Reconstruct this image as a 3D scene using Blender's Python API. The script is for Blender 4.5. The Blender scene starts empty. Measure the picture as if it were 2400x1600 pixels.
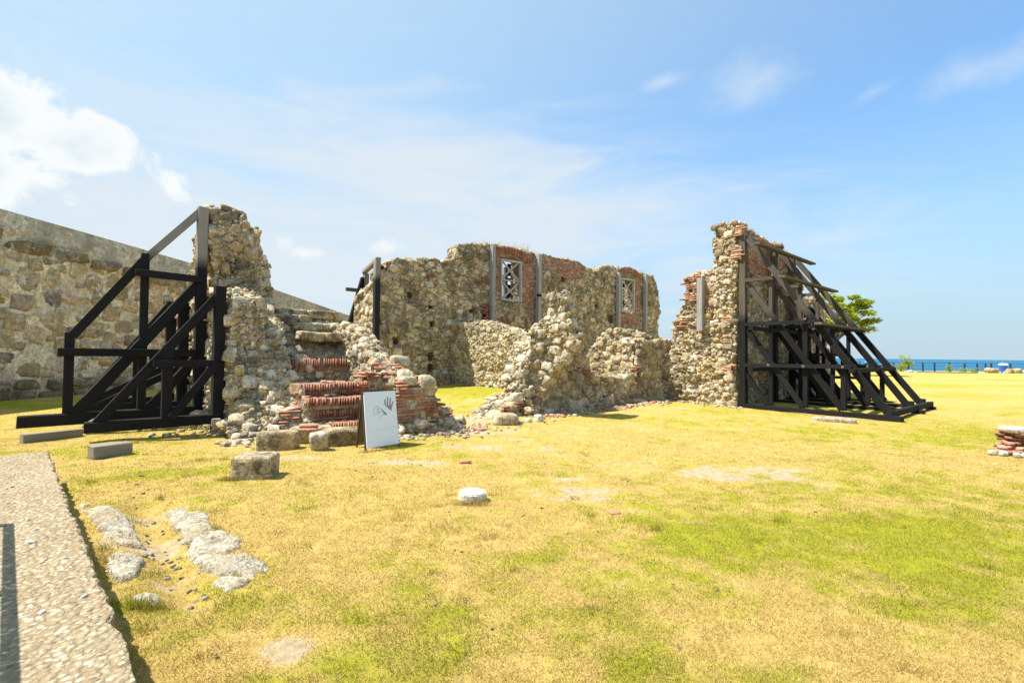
import bpy, bmesh, math, random
import numpy as np
from mathutils import Vector, Matrix
from mathutils.geometry import tessellate_polygon
from mathutils.bvhtree import BVHTree

rng = np.random.default_rng(7)
random.seed(7)
S = bpy.context.scene
C = S.collection

# ------------------------------------------------------------------ camera
CAM = np.array([0.0, 0.0, 1.7]); FOC = 1200.0
_p, _a = math.radians(1.48), math.radians(0.6)
F_ = np.array([0, math.cos(_p), math.sin(_p)])
R0 = np.array([1.0, 0, 0]); U0 = np.array([0, -math.sin(_p), math.cos(_p)])
R_ = math.cos(_a) * R0 + math.sin(_a) * U0
U_ = -math.sin(_a) * R0 + math.cos(_a) * U0
cd = bpy.data.cameras.new('camera'); cam = bpy.data.objects.new('camera', cd); C.objects.link(cam)
cd.sensor_width = 36; cd.lens = 18; cd.clip_start = 0.05; cd.clip_end = 90000
M = Matrix(((R_[0], U_[0], -F_[0], CAM[0]), (R_[1], U_[1], -F_[1], CAM[1]), (R_[2], U_[2], -F_[2], CAM[2]), (0, 0, 0, 1)))
cam.matrix_world = M
S.camera = cam

# ------------------------------------------------------------------ light, sky, exposure
SUN_EL = math.radians(60)
SH = np.array([1.0, 0.10]); SH /= np.linalg.norm(SH)            # the way shadows fall on the ground
TO_SUN = np.array([-SH[0] * math.cos(SUN_EL), -SH[1] * math.cos(SUN_EL), math.sin(SUN_EL)])
sl = bpy.data.lights.new('sun', 'SUN'); sun = bpy.data.objects.new('sun', sl); C.objects.link(sun)
sl.energy = 4.6; sl.angle = math.radians(0.5); sl.color = (1.0, 0.955, 0.87)
sun.location = (-30, 0, 50)
sun.rotation_euler = Vector(TO_SUN).to_track_quat('Z', 'Y').to_euler()
S.view_settings.view_transform = 'Standard'; S.view_settings.look = 'None'
S.view_settings.gamma = 1; S.view_settings.use_curve_mapping = False
S.view_settings.exposure = 1.02


def ray(px, py):
    return F_ * FOC + R_ * (px - 1200) - U_ * (py - 800)


def G(px, py, z=0.0):
    r = ray(px, py); t = (z - CAM[2]) / r[2]
    return CAM + r * t


def at_depth(px, py, dep):
    r = ray(px, py); return CAM + r * (dep / r[1])


def on_plane(px, py, P0, u):
    r = ray(px, py); nn = np.array([-u[1], u[0]])
    t = np.dot(np.asarray(P0)[:2] - CAM[:2], nn) / np.dot(r[:2], nn)
    X = CAM + r * t
    return float(np.dot(X[:2] - np.asarray(P0)[:2], u)), float(X[2])


# ------------------------------------------------------------------ node helpers
def new_mat(name):
    m = bpy.data.materials.new(name); m.use_nodes = True
    nt = m.node_tree; nt.nodes.clear()
    out = nt.nodes.new('ShaderNodeOutputMaterial'); b = nt.nodes.new('ShaderNodeBsdfPrincipled')
    nt.links.new(b.outputs[0], out.inputs[0])
    b.inputs['Roughness'].default_value = 0.9
    if 'Specular IOR Level' in b.inputs: b.inputs['Specular IOR Level'].default_value = 0.2
    return m, nt, b


def nd(nt, typ, ins=None, **props):
    n = nt.nodes.new(typ)
    for k, v in props.items(): setattr(n, k, v)
    for k, v in (ins or {}).items():
        s = n.inputs[k]
        if hasattr(v, 'is_linked') or isinstance(v, bpy.types.NodeSocket): nt.links.new(v, s)
        else: s.default_value = v
    return n


def math_(nt, op, a, b=0.0, clamp=False, c=0.0):
    n = nt.nodes.new('ShaderNodeMath'); n.operation = op; n.use_clamp = clamp
    for i, v in enumerate((a, b, c)):
        if isinstance(v, bpy.types.NodeSocket): nt.links.new(v, n.inputs[i])
        else: n.inputs[i].default_value = v
    return n.outputs[0]


def mixc(nt, fac, a, b, mode='MIX'):
    n = nt.nodes.new('ShaderNodeMix'); n.data_type = 'RGBA'; n.blend_type = mode
    for i, v in ((0, fac), (6, a), (7, b)):
        if isinstance(v, bpy.types.NodeSocket): nt.links.new(v, n.inputs[i])
        else: n.inputs[i].default_value = (*v, 1) if isinstance(v, tuple) and len(v) == 3 else v
    return n.outputs[2]


def ramp(nt, fac, stops, interp='LINEAR'):
    n = nt.nodes.new('ShaderNodeValToRGB'); n.color_ramp.interpolation = interp
    e = n.color_ramp.elements
    while len(e) > 1: e.remove(e[-1])
    e[0].position = stops[0][0]; e[0].color = (*stops[0][1], 1)
    for p, c in stops[1:]:
        x = e.new(p); x.color = (*c, 1)
    nt.links.new(fac, n.inputs[0])
    return n.outputs[0]


def smooth(nt, v, lo, hi):
    n = nt.nodes.new('ShaderNodeMapRange'); n.interpolation_type = 'SMOOTHSTEP'
    nt.links.new(v, n.inputs[0]); n.inputs[1].default_value = lo; n.inputs[2].default_value = hi
    return n.outputs[0]


def noise(nt, vec, scale, detail=5, rough=0.6, dist=0.0):
    return nd(nt, 'ShaderNodeTexNoise', {'Vector': vec, 'Scale': scale, 'Detail': detail, 'Roughness': rough, 'Distortion': dist}).outputs[0]


def bump(nt, b, h, strength, dist):
    n = nd(nt, 'ShaderNodeBump', {'Height': h, 'Strength': strength, 'Distance': dist})
    nt.links.new(n.outputs[0], b.inputs['Normal'])


# ------------------------------------------------------------------ world
w = bpy.data.worlds.new('World'); S.world = w; w.use_nodes = True
nt = w.node_tree; nt.nodes.clear()
sky = nd(nt, 'ShaderNodeTexSky', sky_type='NISHITA')
sky.sun_disc = False; sky.sun_elevation = SUN_EL
sky.sun_rotation = math.atan2(TO_SUN[0], TO_SUN[1])
sky.altitude = 0; sky.air_density = 1.0; sky.dust_density = 1.2; sky.ozone_density = 1.5
tc = nd(nt, 'ShaderNodeTexCoord'); dirv = tc.outputs['Generated']
sep = nd(nt, 'ShaderNodeSeparateXYZ', {0: dirv})


def unit(px, py):
    r = ray(px, py); return r / np.linalg.norm(r)


def blob(px, py, rx, rz, tilt=0.0):
    """A soft ellipse of sky round one direction (radii in radians)."""
    c = unit(px, py)
    s = nd(nt, 'ShaderNodeVectorMath', {0: dirv, 1: tuple(c)}, operation='SUBTRACT').outputs[0]
    h = np.array([c[1], -c[0], 0]); h /= np.linalg.norm(h); v = np.cross(h, c)
    h, v = h * math.cos(tilt) + v * math.sin(tilt), v * math.cos(tilt) - h * math.sin(tilt)
    a = nd(nt, 'ShaderNodeVectorMath', {0: s, 1: tuple(h / rx)}, operation='DOT_PRODUCT').outputs['Value']
    b = nd(nt, 'ShaderNodeVectorMath', {0: s, 1: tuple(v / rz)}, operation='DOT_PRODUCT').outputs['Value']
    cc = nd(nt, 'ShaderNodeVectorMath', {0: s, 1: tuple(c / 0.5)}, operation='DOT_PRODUCT').outputs['Value']
    q = math_(nt, 'ADD', math_(nt, 'ADD', math_(nt, 'MULTIPLY', a, a), math_(nt, 'MULTIPLY', b, b)), math_(nt, 'MULTIPLY', cc, cc))
    return math_(nt, 'SUBTRACT', 1.0, math_(nt, 'SQRT', q))


cn = noise(nt, dirv, 9.0, 9, 0.58, 0.3)
cn2 = noise(nt, dirv, 26.0, 7, 0.6)
flat = nd(nt, 'ShaderNodeVectorMath', {0: dirv, 1: (1.2, 1.2, 6.0)}, operation='MULTIPLY').outputs[0]
cn3 = noise(nt, flat, 2.6, 8, 0.6, 0.8)
veil_n = noise(nt, flat, 1.5, 6, 0.55, 0.6)
cum = None
for args in ((0, 280, .145, .075, -.25), (165, 350, .085, .06, -.1), (-40, 400, .2, .07, 0), (-250, 330, .2, .12, 0)):
    bb = blob(*args); cum = bb if cum is None else math_(nt, 'MAXIMUM', cum, bb)
den = math_(nt, 'ADD', cum, math_(nt, 'MULTIPLY', math_(nt, 'SUBTRACT', cn, 0.52), 3.0))
cum_m = smooth(nt, den, 0.0, 0.34)
sm = None
for args in ((910, 578, .05, .021, .12), (668, 568, .03, .016, .5), (720, 592, .035, .014, 0)):
    bb = blob(*args); sm = bb if sm is None else math_(nt, 'MAXIMUM', sm, bb)
sm_m = smooth(nt, math_(nt, 'ADD', sm, math_(nt, 'MULTIPLY', math_(nt, 'SUBTRACT', cn2, 0.52), 3.2)), -0.1, 1.3)
wi = None
for args in ((2270, 175, .10, .035, .1), (2050, 215, .05, .02, .3), (1550, 195, .05, .014, .1), (1780, 185, .09, .05, .1)):
    bb = blob(*args); wi = bb if wi is None else math_(nt, 'MAXIMUM', wi, bb)
wi_m = math_(nt, 'MULTIPLY', smooth(nt, math_(nt, 'ADD', wi, math_(nt, 'MULTIPLY', math_(nt, 'SUBTRACT', cn, 0.52), 2.4)), -0.1, 1.5), 0.55)
vb = math_(nt, 'MAXIMUM', blob(1050, 470, .66, .15, -.08), blob(600, 620, .9, .26, 0))
veil = math_(nt, 'MULTIPLY', smooth(nt, math_(nt, 'ADD', vb, math_(nt, 'MULTIPLY', math_(nt, 'SUBTRACT', cn3, 0.5), 2.0)), -0.45, 0.95), 0.9)
low = math_(nt, 'MULTIPLY', smooth(nt, math_(nt, 'ADD', sep.outputs[2], math_(nt, 'MULTIPLY', veil_n, 0.15)), 0.52, 0.04), 0.95)
# sky base as a mean of the model sky and a paler, hazier version of it
c0 = mixc(nt, 1.0, sky.outputs[0], (0.47, 0.77, 0.92), 'MULTIPLY')
# the pale aureole on the sun's side and the milky air near the horizon
sd = nd(nt, 'ShaderNodeVectorMath', {0: dirv, 1: tuple(TO_SUN)}, operation='DOT_PRODUCT').outputs['Value']
aur = math_(nt, 'MULTIPLY', smooth(nt, sd, -0.15, 0.85), 0.85)
c0 = mixc(nt, .14, c0, (1.9, 2.35, 2.65))
c0 = mixc(nt, aur, c0, (2.0, 2.6, 2.95))
c0 = mixc(nt, low, c0, (1.82, 2.32, 2.66))
c1 = mixc(nt, veil, c0, (2.55, 2.80, 2.98))
c2 = mixc(nt, wi_m, c1, (2.7, 2.9, 3.1))
inner = ramp(nt, smooth(nt, den, 0.15, 1.1), [(0, (3.25, 3.3, 3.3)), (0.6, (3.0, 3.15, 3.2)), (1, (2.6, 2.9, 3.05))])
c3 = mixc(nt, math_(nt, 'MULTIPLY', cum_m, 0.93), c2, inner)
c4 = mixc(nt, math_(nt, 'MULTIPLY', sm_m, 0.85), c3, (3.1, 3.2, 3.2))
bg = nd(nt, 'ShaderNodeBackground', {'Color': c4, 'Strength': 0.15})
wo = nd(nt, 'ShaderNodeOutputWorld'); nt.links.new(bg.outputs[0], wo.inputs[0])


# ------------------------------------------------------------------ numpy noise
def _h(ix, iy, iz, seed):
    n = (ix.astype(np.int64) * 374761393 + iy.astype(np.int64) * 668265263 + iz.astype(np.int64) * 2147483647 + seed * 974711) & 0xFFFFFFFF
    n = ((n ^ (n >> 13)) * 1274126177) & 0xFFFFFFFF
    n = ((n ^ (n >> 16)) * 2246822519) & 0xFFFFFFFF
    n = n ^ (n >> 15)
    return (n & 0xFFFFFF) / float(0x1000000)


def vnoise(P, seed=0):
    i = np.floor(P).astype(np.int64); f = P - i; f = f * f * (3 - 2 * f)
    r = 0
    for dx in (0, 1):
        wx = f[:, 0] if dx else 1 - f[:, 0]
        for dy in (0, 1):
            wy = f[:, 1] if dy else 1 - f[:, 1]
            for dz in (0, 1):
                wz = f[:, 2] if dz else 1 - f[:, 2]
                r = r + wx * wy * wz * _h(i[:, 0] + dx, i[:, 1] + dy, i[:, 2] + dz, seed)
    return r


def fbm(P, octv=4, seed=0, gain=0.5):
    r = 0; a = 1; t = 0; P = np.asarray(P, float)
    for k in range(octv):
        r = r + a * vnoise(P * (2 ** k) + 17.3 * k, seed + k); t += a; a *= gain
    return r / t


def worley(P, seed=0):
    i = np.floor(P).astype(np.int64)
    f1 = np.full(len(P), 9.0); f2 = np.full(len(P), 9.0)
    for dx in (-1, 0, 1):
        for dy in (-1, 0, 1):
            for dz in (-1, 0, 1):
                c = i + np.array([dx, dy, dz])
                q = c + np.stack([_h(c[:, 0], c[:, 1], c[:, 2], seed + s) for s in (1, 2, 3)], 1)
                d = np.linalg.norm(q - P, axis=1)
                n1 = d < f1
                f2 = np.where(n1, f1, np.minimum(f2, d)); f1 = np.where(n1, d, f1)
    return f1, f2


def inpoly(x, y, poly):
    x = np.asarray(x); y = np.asarray(y); r = np.zeros(x.shape, bool)
    n = len(poly)
    for i in range(n):
        x1, y1 = poly[i]; x2, y2 = poly[(i + 1) % n]
        if y1 == y2: continue
        c = ((y1 > y) != (y2 > y)) & (x < (x2 - x1) * (y - y1) / (y2 - y1) + x1)
        r ^= c
    return r


# ------------------------------------------------------------------ object helpers
def mesh_from(name, verts, faces, mat=None, smooth_=False):
    me = bpy.data.meshes.new(name)
    me.from_pydata([tuple(map(float, v)) for v in verts], [], [tuple(f) for f in faces])
    if smooth_: me.polygons.foreach_set('use_smooth', [True] * len(me.polygons))
    if mat: me.materials.append(mat)
    me.update()
    return me


def mesh_np(name, V, Fq, mat, attrs=None, smooth_=False):
    """verts (n,3), faces (m,k) all with the same k."""
    me = bpy.data.meshes.new(name)
    V = np.asarray(V, np.float32); Fq = np.asarray(Fq, np.int32); k = Fq.shape[1]
    me.vertices.add(len(V)); me.vertices.foreach_set('co', V.ravel())
    me.loops.add(Fq.size); me.loops.foreach_set('vertex_index', Fq.ravel())
    me.polygons.add(len(Fq)); me.polygons.foreach_set('loop_start', np.arange(0, Fq.size, k, dtype=np.int32))
    me.polygons.foreach_set('loop_total', np.full(len(Fq), k, np.int32))
    if smooth_: me.polygons.foreach_set('use_smooth', np.ones(len(Fq), bool))
    for an, av in (attrs or {}).items():
        a = me.attributes.new(an, 'FLOAT', 'POINT'); a.data.foreach_set('value', np.asarray(av, np.float32))
    me.materials.append(mat); me.update(calc_edges=True); me.validate()
    return me


def link(name, me, parent=None):
    o = bpy.data.objects.new(name, me); C.objects.link(o)
    if parent is not None: o.parent = parent
    return o


def tag(o, label, cat, group=None, kind=None):
    o['label'] = label; o['category'] = cat
    if group: o['group'] = group
    o['kind'] = kind or 'thing'
    return o


def thing(name, label, cat, loc=(0, 0, 0), group=None):
    o = bpy.data.objects.new(name, None); C.objects.link(o); o.location = tuple(map(float, loc))
    o.empty_display_size = 0.3
    return tag(o, label, cat, group)


def place(o, parent, Mw):
    """parent keeps only a location: put o at world matrix Mw under it."""
    o.parent = parent
    o.matrix_basis = Matrix.Translation(-Vector(parent.location)) @ Mw


# ------------------------------------------------------------------ materials
def POS(nt): return nd(nt, 'ShaderNodeNewGeometry').outputs['Position']


def rnd_tint(nt):
    oi = nd(nt, 'ShaderNodeObjectInfo').outputs['Random']
    at = nd(nt, 'ShaderNodeAttribute', attribute_name='tint').outputs['Fac']
    return math_(nt, 'FRACT', math_(nt, 'ADD', oi, at))


def stone_mat(name, cols, dark=(0.10, 0.085, 0.06), dark_amt=0.55, stain_scale=0.9, bs=0.9, val=1.0):
    m, nt, b = new_mat(name); P = POS(nt); t = rnd_tint(nt)
    st = [(i / max(1, len(cols) - 1), c) for i, c in enumerate(cols)]
    base = ramp(nt, t, st)
    n1 = noise(nt, P, 7.0, 8, 0.68); n2 = noise(nt, P, stain_scale * 1.6, 7, 0.68, 0.5); n3 = noise(nt, P, 34.0, 5, 0.7)
    vor = nd(nt, 'ShaderNodeTexVoronoi', {'Vector': P, 'Scale': 20.0}).outputs[0]
    hue = mixc(nt, smooth(nt, noise(nt, P, 2.3, 4, 0.6), 0.42, 0.68), base, mixc(nt, 0.5, base, (0.42, 0.29, 0.13)))
    hue2 = mixc(nt, math_(nt, 'MULTIPLY', smooth(nt, noise(nt, P, 2.6, 7, 0.7, 0.3), 0.53, 0.62), 0.6), hue, (0.56, 0.51, 0.44))
    v = math_(nt, 'MAXIMUM', math_(nt, 'MULTIPLY_ADD', n1, 3.0, False, -0.45), 0.25)
    v = math_(nt, 'MULTIPLY', v, nd(nt, 'ShaderNodeMapRange', {0: n3, 1: .34, 2: .64, 3: .45, 4: 1.5}).outputs[0])
    v = math_(nt, 'MULTIPLY', v, val)
    col = mixc(nt, 1.0, hue2, nd(nt, 'ShaderNodeCombineColor', {0: v, 1: v, 2: v}).outputs[0], 'MULTIPLY')
    stain = math_(nt, 'MULTIPLY', smooth(nt, math_(nt, 'ADD', n2, math_(nt, 'MULTIPLY', n1, 0.4)), 0.66, 0.82), min(1.0, dark_amt * 1.1))
    col = mixc(nt, stain, col, dark)
    nt.links.new(col, b.inputs['Base Color']); b.inputs['Roughness'].default_value = 0.95
    pits = math_(nt, 'MULTIPLY', smooth(nt, vor, 0.0, 0.35), 0.35)
    h = math_(nt, 'ADD', math_(nt, 'ADD', n1, math_(nt, 'MULTIPLY', n3, 0.4)), pits)
    bump(nt, b, h, bs, 0.05)
    return m


TAN = [(0.46, 0.36, 0.22), (0.26, 0.20, 0.125), (0.56, 0.48, 0.35), (0.38, 0.28, 0.155), (0.60, 0.53, 0.41), (0.32, 0.26, 0.18), (0.48, 0.36, 0.19), (0.16, 0.125, 0.085), (0.54, 0.45, 0.31)]
GREY = [(0.45, 0.355, 0.22), (0.25, 0.19, 0.12), (0.55, 0.46, 0.31), (0.34, 0.245, 0.135), (0.57, 0.49, 0.35), (0.18, 0.14, 0.09), (0.47, 0.36, 0.21), (0.51, 0.43, 0.29)]
PALE = [(0.50, 0.42, 0.27), (0.38, 0.31, 0.19), (0.56, 0.49, 0.35), (0.44, 0.34, 0.19), (0.60, 0.54, 0.42), (0.36, 0.29, 0.19)]
m_stone = stone_mat('limestone_rubble', TAN, val=1.12)
m_stone_grey = stone_mat('weathered_grey_rubble', GREY, dark_amt=0.6, val=1.18)
m_stone_pale = stone_mat('pale_coral_rubble', PALE, dark_amt=0.6, val=1.0)
m_stone_cream = stone_mat('cream_coral_rubble', [(0.58, 0.51, 0.38), (0.48, 0.40, 0.27), (0.64, 0.58, 0.46), (0.42, 0.34, 0.21), (0.60, 0.52, 0.38), (0.36, 0.29, 0.19)], dark_amt=0.5, val=1.12)
m_core = stone_mat('rubble_mortar', [(0.34, 0.265, 0.17)], dark_amt=0.6, bs=1.0, val=1.1)
m_core_grey = stone_mat('grey_rubble_mortar', [(0.25, 0.195, 0.125)], dark_amt=0.55, bs=1.0, val=1.1)
m_core_pale = stone_mat('pale_rubble_mortar', [(0.43, 0.345, 0.22)], dark_amt=0.55, bs=1.0, val=1.1)
m_bed = stone_mat('lime_mortar', [(0.40, 0.32, 0.23)], dark_amt=0.5, stain_scale=1.5, bs=1.0)
m_block = stone_mat('cut_sandstone', [(0.36, 0.28, 0.16), (0.42, 0.34, 0.21), (0.33, 0.25, 0.14)], dark=(0.07, 0.05, 0.03), dark_amt=0.7, stain_scale=2.0)
m_boulder = stone_mat('smooth_boulder', [(0.42, 0.35, 0.23), (0.36, 0.30, 0.20), (0.46, 0.40, 0.29)], dark_amt=0.35, bs=0.5)
m_flat = stone_mat('worn_pale_rock', [(0.46, 0.42, 0.34), (0.42, 0.37, 0.28)], dark=(0.25, 0.20, 0.13), dark_amt=0.55, stain_scale=2.4, bs=0.9, val=0.88)
m_fort = stone_mat('fort_stone', [(0.44, 0.33, 0.17), (0.28, 0.21, 0.12), (0.54, 0.36, 0.24), (0.13, 0.12, 0.10), (0.50, 0.41, 0.24), (0.36, 0.27, 0.15), (0.22, 0.18, 0.11), (0.52, 0.36, 0.25), (0.46, 0.39, 0.26)], dark_amt=0.3, bs=0.7, val=1.25)
m_fort_dark = stone_mat('dark_ledge_stone', [(0.19, 0.14, 0.08), (0.24, 0.18, 0.10), (0.15, 0.12, 0.08)], dark_amt=0.5, bs=0.7)
m_fort_core = stone_mat('fort_mortar', [(0.68, 0.57, 0.37)], dark=(0.36, 0.31, 0.22), dark_amt=0.4, stain_scale=0.5, bs=0.35, val=1.1)
m_plaster = stone_mat('grey_parapet_plaster', [(0.50, 0.46, 0.37)], dark=(0.2, 0.18, 0.15), dark_amt=0.5, stain_scale=0.6, bs=0.15, val=0.95)
m_pebble = stone_mat('dark_pebble', [(0.10, 0.095, 0.09), (0.2, 0.18, 0.15), (0.34, 0.28, 0.2), (0.08, 0.08, 0.08)], dark_amt=0.2)
m_whitestone = stone_mat('white_stone', [(0.46, 0.42, 0.36), (0.54, 0.50, 0.44)], dark_amt=0.2, bs=0.5)


def brick_mat(name, cols, white=0.35):
    m, nt, b = new_mat(name); P = POS(nt); t = rnd_tint(nt)
    base = ramp(nt, t, [(i / (len(cols) - 1), c) for i, c in enumerate(cols)])
    n1 = noise(nt, P, 22.0, 6, 0.65); n2 = noise(nt, P, 3.2, 6, 0.65, 0.5); n3 = noise(nt, P, 1.1, 3, 0.6)
    v = math_(nt, 'MULTIPLY_ADD', n1, 1.4, False, 0.55)
    col = mixc(nt, 1.0, base, nd(nt, 'ShaderNodeCombineColor', {0: v, 1: v, 2: v}).outputs[0], 'MULTIPLY')
    wfac = math_(nt, 'MULTIPLY', smooth(nt, math_(nt, 'ADD', n2, math_(nt, 'MULTIPLY', n1, 0.3)), 0.69, 0.80), white)
    col = mixc(nt, wfac, col, (0.55, 0.47, 0.40))
    col = mixc(nt, math_(nt, 'MULTIPLY', smooth(nt, n3, 0.5, 0.72), 0.5), col, (0.07, 0.045, 0.03))
    nt.links.new(col, b.inputs['Base Color']); b.inputs['Roughness'].default_value = 0.95
    bump(nt, b, n1, 0.7, 0.02)
    return m


RED = [(0.26, 0.095, 0.06), (0.34, 0.14, 0.085), (0.18, 0.07, 0.05), (0.40, 0.18, 0.11), (0.30, 0.11, 0.07), (0.25, 0.12, 0.09)]
ORANGE = [(0.32, 0.145, 0.09), (0.41, 0.205, 0.13), (0.25, 0.105, 0.07), (0.37, 0.175, 0.105), (0.30, 0.125, 0.08), (0.45, 0.26, 0.175)]
m_brick = brick_mat('old_red_brick', RED, 0.5)
m_brick_o = brick_mat('orange_red_brick', ORANGE, 0.28)


def wood_mat(name, c1, c2, top=None, zcut=None):
    m, nt, b = new_mat(name)
    tcx = nd(nt, 'ShaderNodeTexCoord').outputs['Object']
    st = nd(nt, 'ShaderNodeVectorMath', {0: tcx, 1: (0.6, 14.0, 14.0)}, operation='MULTIPLY').outputs[0]
    oi = nd(nt, 'ShaderNodeObjectInfo').outputs['Random']
    off = nd(nt, 'ShaderNodeVectorMath', {0: st, 1: nd(nt, 'ShaderNodeCombineXYZ', {0: math_(nt, 'MULTIPLY', oi, 50.0)}).outputs[0]}, operation='ADD').outputs[0]
    g = noise(nt, off, 2.4, 6, 0.65, 0.4); P = POS(nt); big = noise(nt, P, 1.3, 4, 0.6)
    f = math_(nt, 'ADD', math_(nt, 'MULTIPLY', g, 0.75), math_(nt, 'MULTIPLY', math_(nt, 'ADD', big, math_(nt, 'MULTIPLY', oi, 0.4)), 0.35))
    col = ramp(nt, f, [(0.3, c1), (0.8, c2)])
    if top:
        col2 = ramp(nt, f, [(0.3, top[0]), (0.8, top[1])])
        z = nd(nt, 'ShaderNodeSeparateXYZ', {0: P}).outputs[2]
        k = smooth(nt, math_(nt, 'ADD', z, math_(nt, 'MULTIPLY', big, 0.25)), zcut, zcut + 0.45)
        col = mixc(nt, k, col, col2)
    nt.links.new(col, b.inputs['Base Color']); b.inputs['Roughness'].default_value = 0.85
    b.inputs['Specular IOR Level'].default_value = 0.15
    bump(nt, b, g, 0.5, 0.01)
    return m


GRW = ((0.16, 0.14, 0.125), (0.30, 0.275, 0.25))
m_dark = wood_mat('creosoted_timber', (0.006, 0.006, 0.007), (0.020, 0.019, 0.019))
m_dark_l = wood_mat('creosoted_timber_grey_top', (0.006, 0.006, 0.007), (0.020, 0.019, 0.019), GRW, 3.75)
m_dark_r = wood_mat('creosoted_timber_worn_top', (0.005, 0.005, 0.006), (0.017, 0.016, 0.0155), ((0.035, 0.029, 0.025), (0.125, 0.105, 0.083)), 2.9)
m_dark_b = wood_mat('creosoted_post_grey_top', (0.010, 0.010, 0.011), (0.030, 0.029, 0.028), GRW, 5.2)
m_grey = wood_mat('silvered_timber', (0.19, 0.18, 0.17), (0.40, 0.375, 0.36))
m_wframe = wood_mat('pale_window_timber', (0.26, 0.25, 0.235), (0.46, 0.45, 0.43))
m_plank = wood_mat('old_plank', (0.06, 0.05, 0.035), (0.14, 0.12, 0.09))
m_sleeper = wood_mat('weathered_sleeper', (0.13, 0.115, 0.09), (0.26, 0.235, 0.19))


def flat_mat(name, col, rough=0.6, spec=0.3, var=0.08, vs=6.0):
    m, nt, b = new_mat(name); P = POS(nt)
    n = noise(nt, P, vs, 5, 0.6)
    v = math_(nt, 'MULTIPLY_ADD', n, 2 * var, False, 1 - var)
    c = mixc(nt, 1.0, col, nd(nt, 'ShaderNodeCombineColor', {0: v, 1: v, 2: v}).outputs[0], 'MULTIPLY')
    nt.links.new(c, b.inputs['Base Color']); b.inputs['Roughness'].default_value = rough
    b.inputs['Specular IOR Level'].default_value = spec
    return m


m_white = flat_mat('white_sign_board', (0.78, 0.80, 0.82), 0.35, 0.4, 0.03)
m_signgrey = flat_mat('grey_print', (0.27, 0.28, 0.29), 0.5)
m_frame = flat_mat('brown_sign_frame', (0.055, 0.04, 0.03), 0.6)
m_back = flat_mat('khaki_board_back', (0.13, 0.11, 0.07), 0.8)
m_conc = stone_mat('white_concrete', [(0.62, 0.60, 0.56)], dark=(0.3, 0.27, 0.22), dark_amt=.35, stain_scale=3, bs=.25, val=.95)
m_blue = flat_mat('blue_plastic', (0.02, 0.13, 0.55), 0.4)
m_bag = flat_mat('white_bag', (0.8, 0.82, 0.85), 0.5)
m_fence = flat_mat('dark_fence_metal', (0.03, 0.04, 0.05), 0.5)
m_iron = flat_mat('rusty_bolt', (0.12, 0.11, 0.10), 0.6)

# ------------------------------------------------------------------ stone, brick shapes shared by many pieces


def cube_grid(n):
    bm = bmesh.new(); bmesh.ops.create_cube(bm, size=2)
    if n > 1: bmesh.ops.subdivide_edges(bm, edges=bm.edges[:], cuts=n - 1, use_grid_fill=True)
    V = np.array([v.co[:] for v in bm.verts]); Fq = [[v.index for v in f.verts] for f in bm.faces]
    bm.free(); return V, np.array(Fq)


CG2V, CG2F = cube_grid(2)


def field_stone(r_):
    """An angular fieldstone: an uneven rounded-box outline with a broken, slightly domed face."""
    n = 8; a = np.radians([33, 57, 123, 147, 213, 237, 303, 327]) + r_.normal(0, .15, n)
    kk = r_.uniform(3.5, 9.0); c, s_ = np.cos(a), np.sin(a)
    rad = 1 / (np.abs(c) ** kk + np.abs(s_) ** kk) ** (1 / kk) * r_.uniform(.80, 1.06, n)
    V = []
    for z, sc, zn in ((-1.0, .98, 0), (.42, 1.0, .10), (.78, .84, .10)):
        V.append(np.stack([rad * sc * c + r_.normal(0, .05, n), rad * sc * s_ + r_.normal(0, .05, n), z + r_.normal(0, zn + .001, n)], 1))
    V = np.concatenate(V + [np.array([[r_.normal(0, .2), r_.normal(0, .3), .86 + r_.normal(0, .12)]])])
    tl_ = r_.normal(0, .22, 2); V[:, 2] += (V[:, 0] * tl_[0] + V[:, 1] * tl_[1]) * (V[:, 2] > 0)
    Fq_ = []
    for k in range(2):
        for j in range(n):
            q = (k * n + j, k * n + (j + 1) % n, (k + 1) * n + (j + 1) % n, (k + 1) * n + j)
            Fq_ += [(q[0], q[1], q[2]), (q[0], q[2], q[3])]
    Fq_ += [(2 * n + j, 2 * n + (j + 1) % n, 3 * n) for j in range(n)]
    return V, np.array(Fq_)


STONE_V = []
for k in range(28):
    V, FSF = field_stone(rng); STONE_V.append(V)
LUMP_V = []
for k in range(16):
    kk = rng.uniform(3.0, 7.0)
    V = CG2V / (np.sum(np.abs(CG2V) ** kk, 1) ** (1 / kk))[:, None]
    V = V * (1 + rng.normal(0, 0.12, (len(V), 1))) + rng.normal(0, 0.07, V.shape)
    LUMP_V.append(V)
CG1V, CG1F = cube_grid(1)
BRICK_V = []
for k in range(8):
    V = CG1V * 0.5 + rng.normal(0, 0.017, CG1V.shape)
    BRICK_V.append(V)
VAR = {'stone': (STONE_V, FSF), 'brick': (BRICK_V, CG1F)}
_mesh_cache = {}


def variant_mesh(kind, i, mat):
    key = (kind, i, mat.name)
    if key not in _mesh_cache:
        V, Fq = VAR[kind][0][i], VAR[kind][1]
        _mesh_cache[key] = mesh_np(kind, V, Fq, mat)
    return _mesh_cache[key]


CORES = []          # (verts, tris) of every core, for the visibility test
PIECES = []         # (root, kind, name, mat, [matrices 4x4 np], [size], [probe point])


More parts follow.
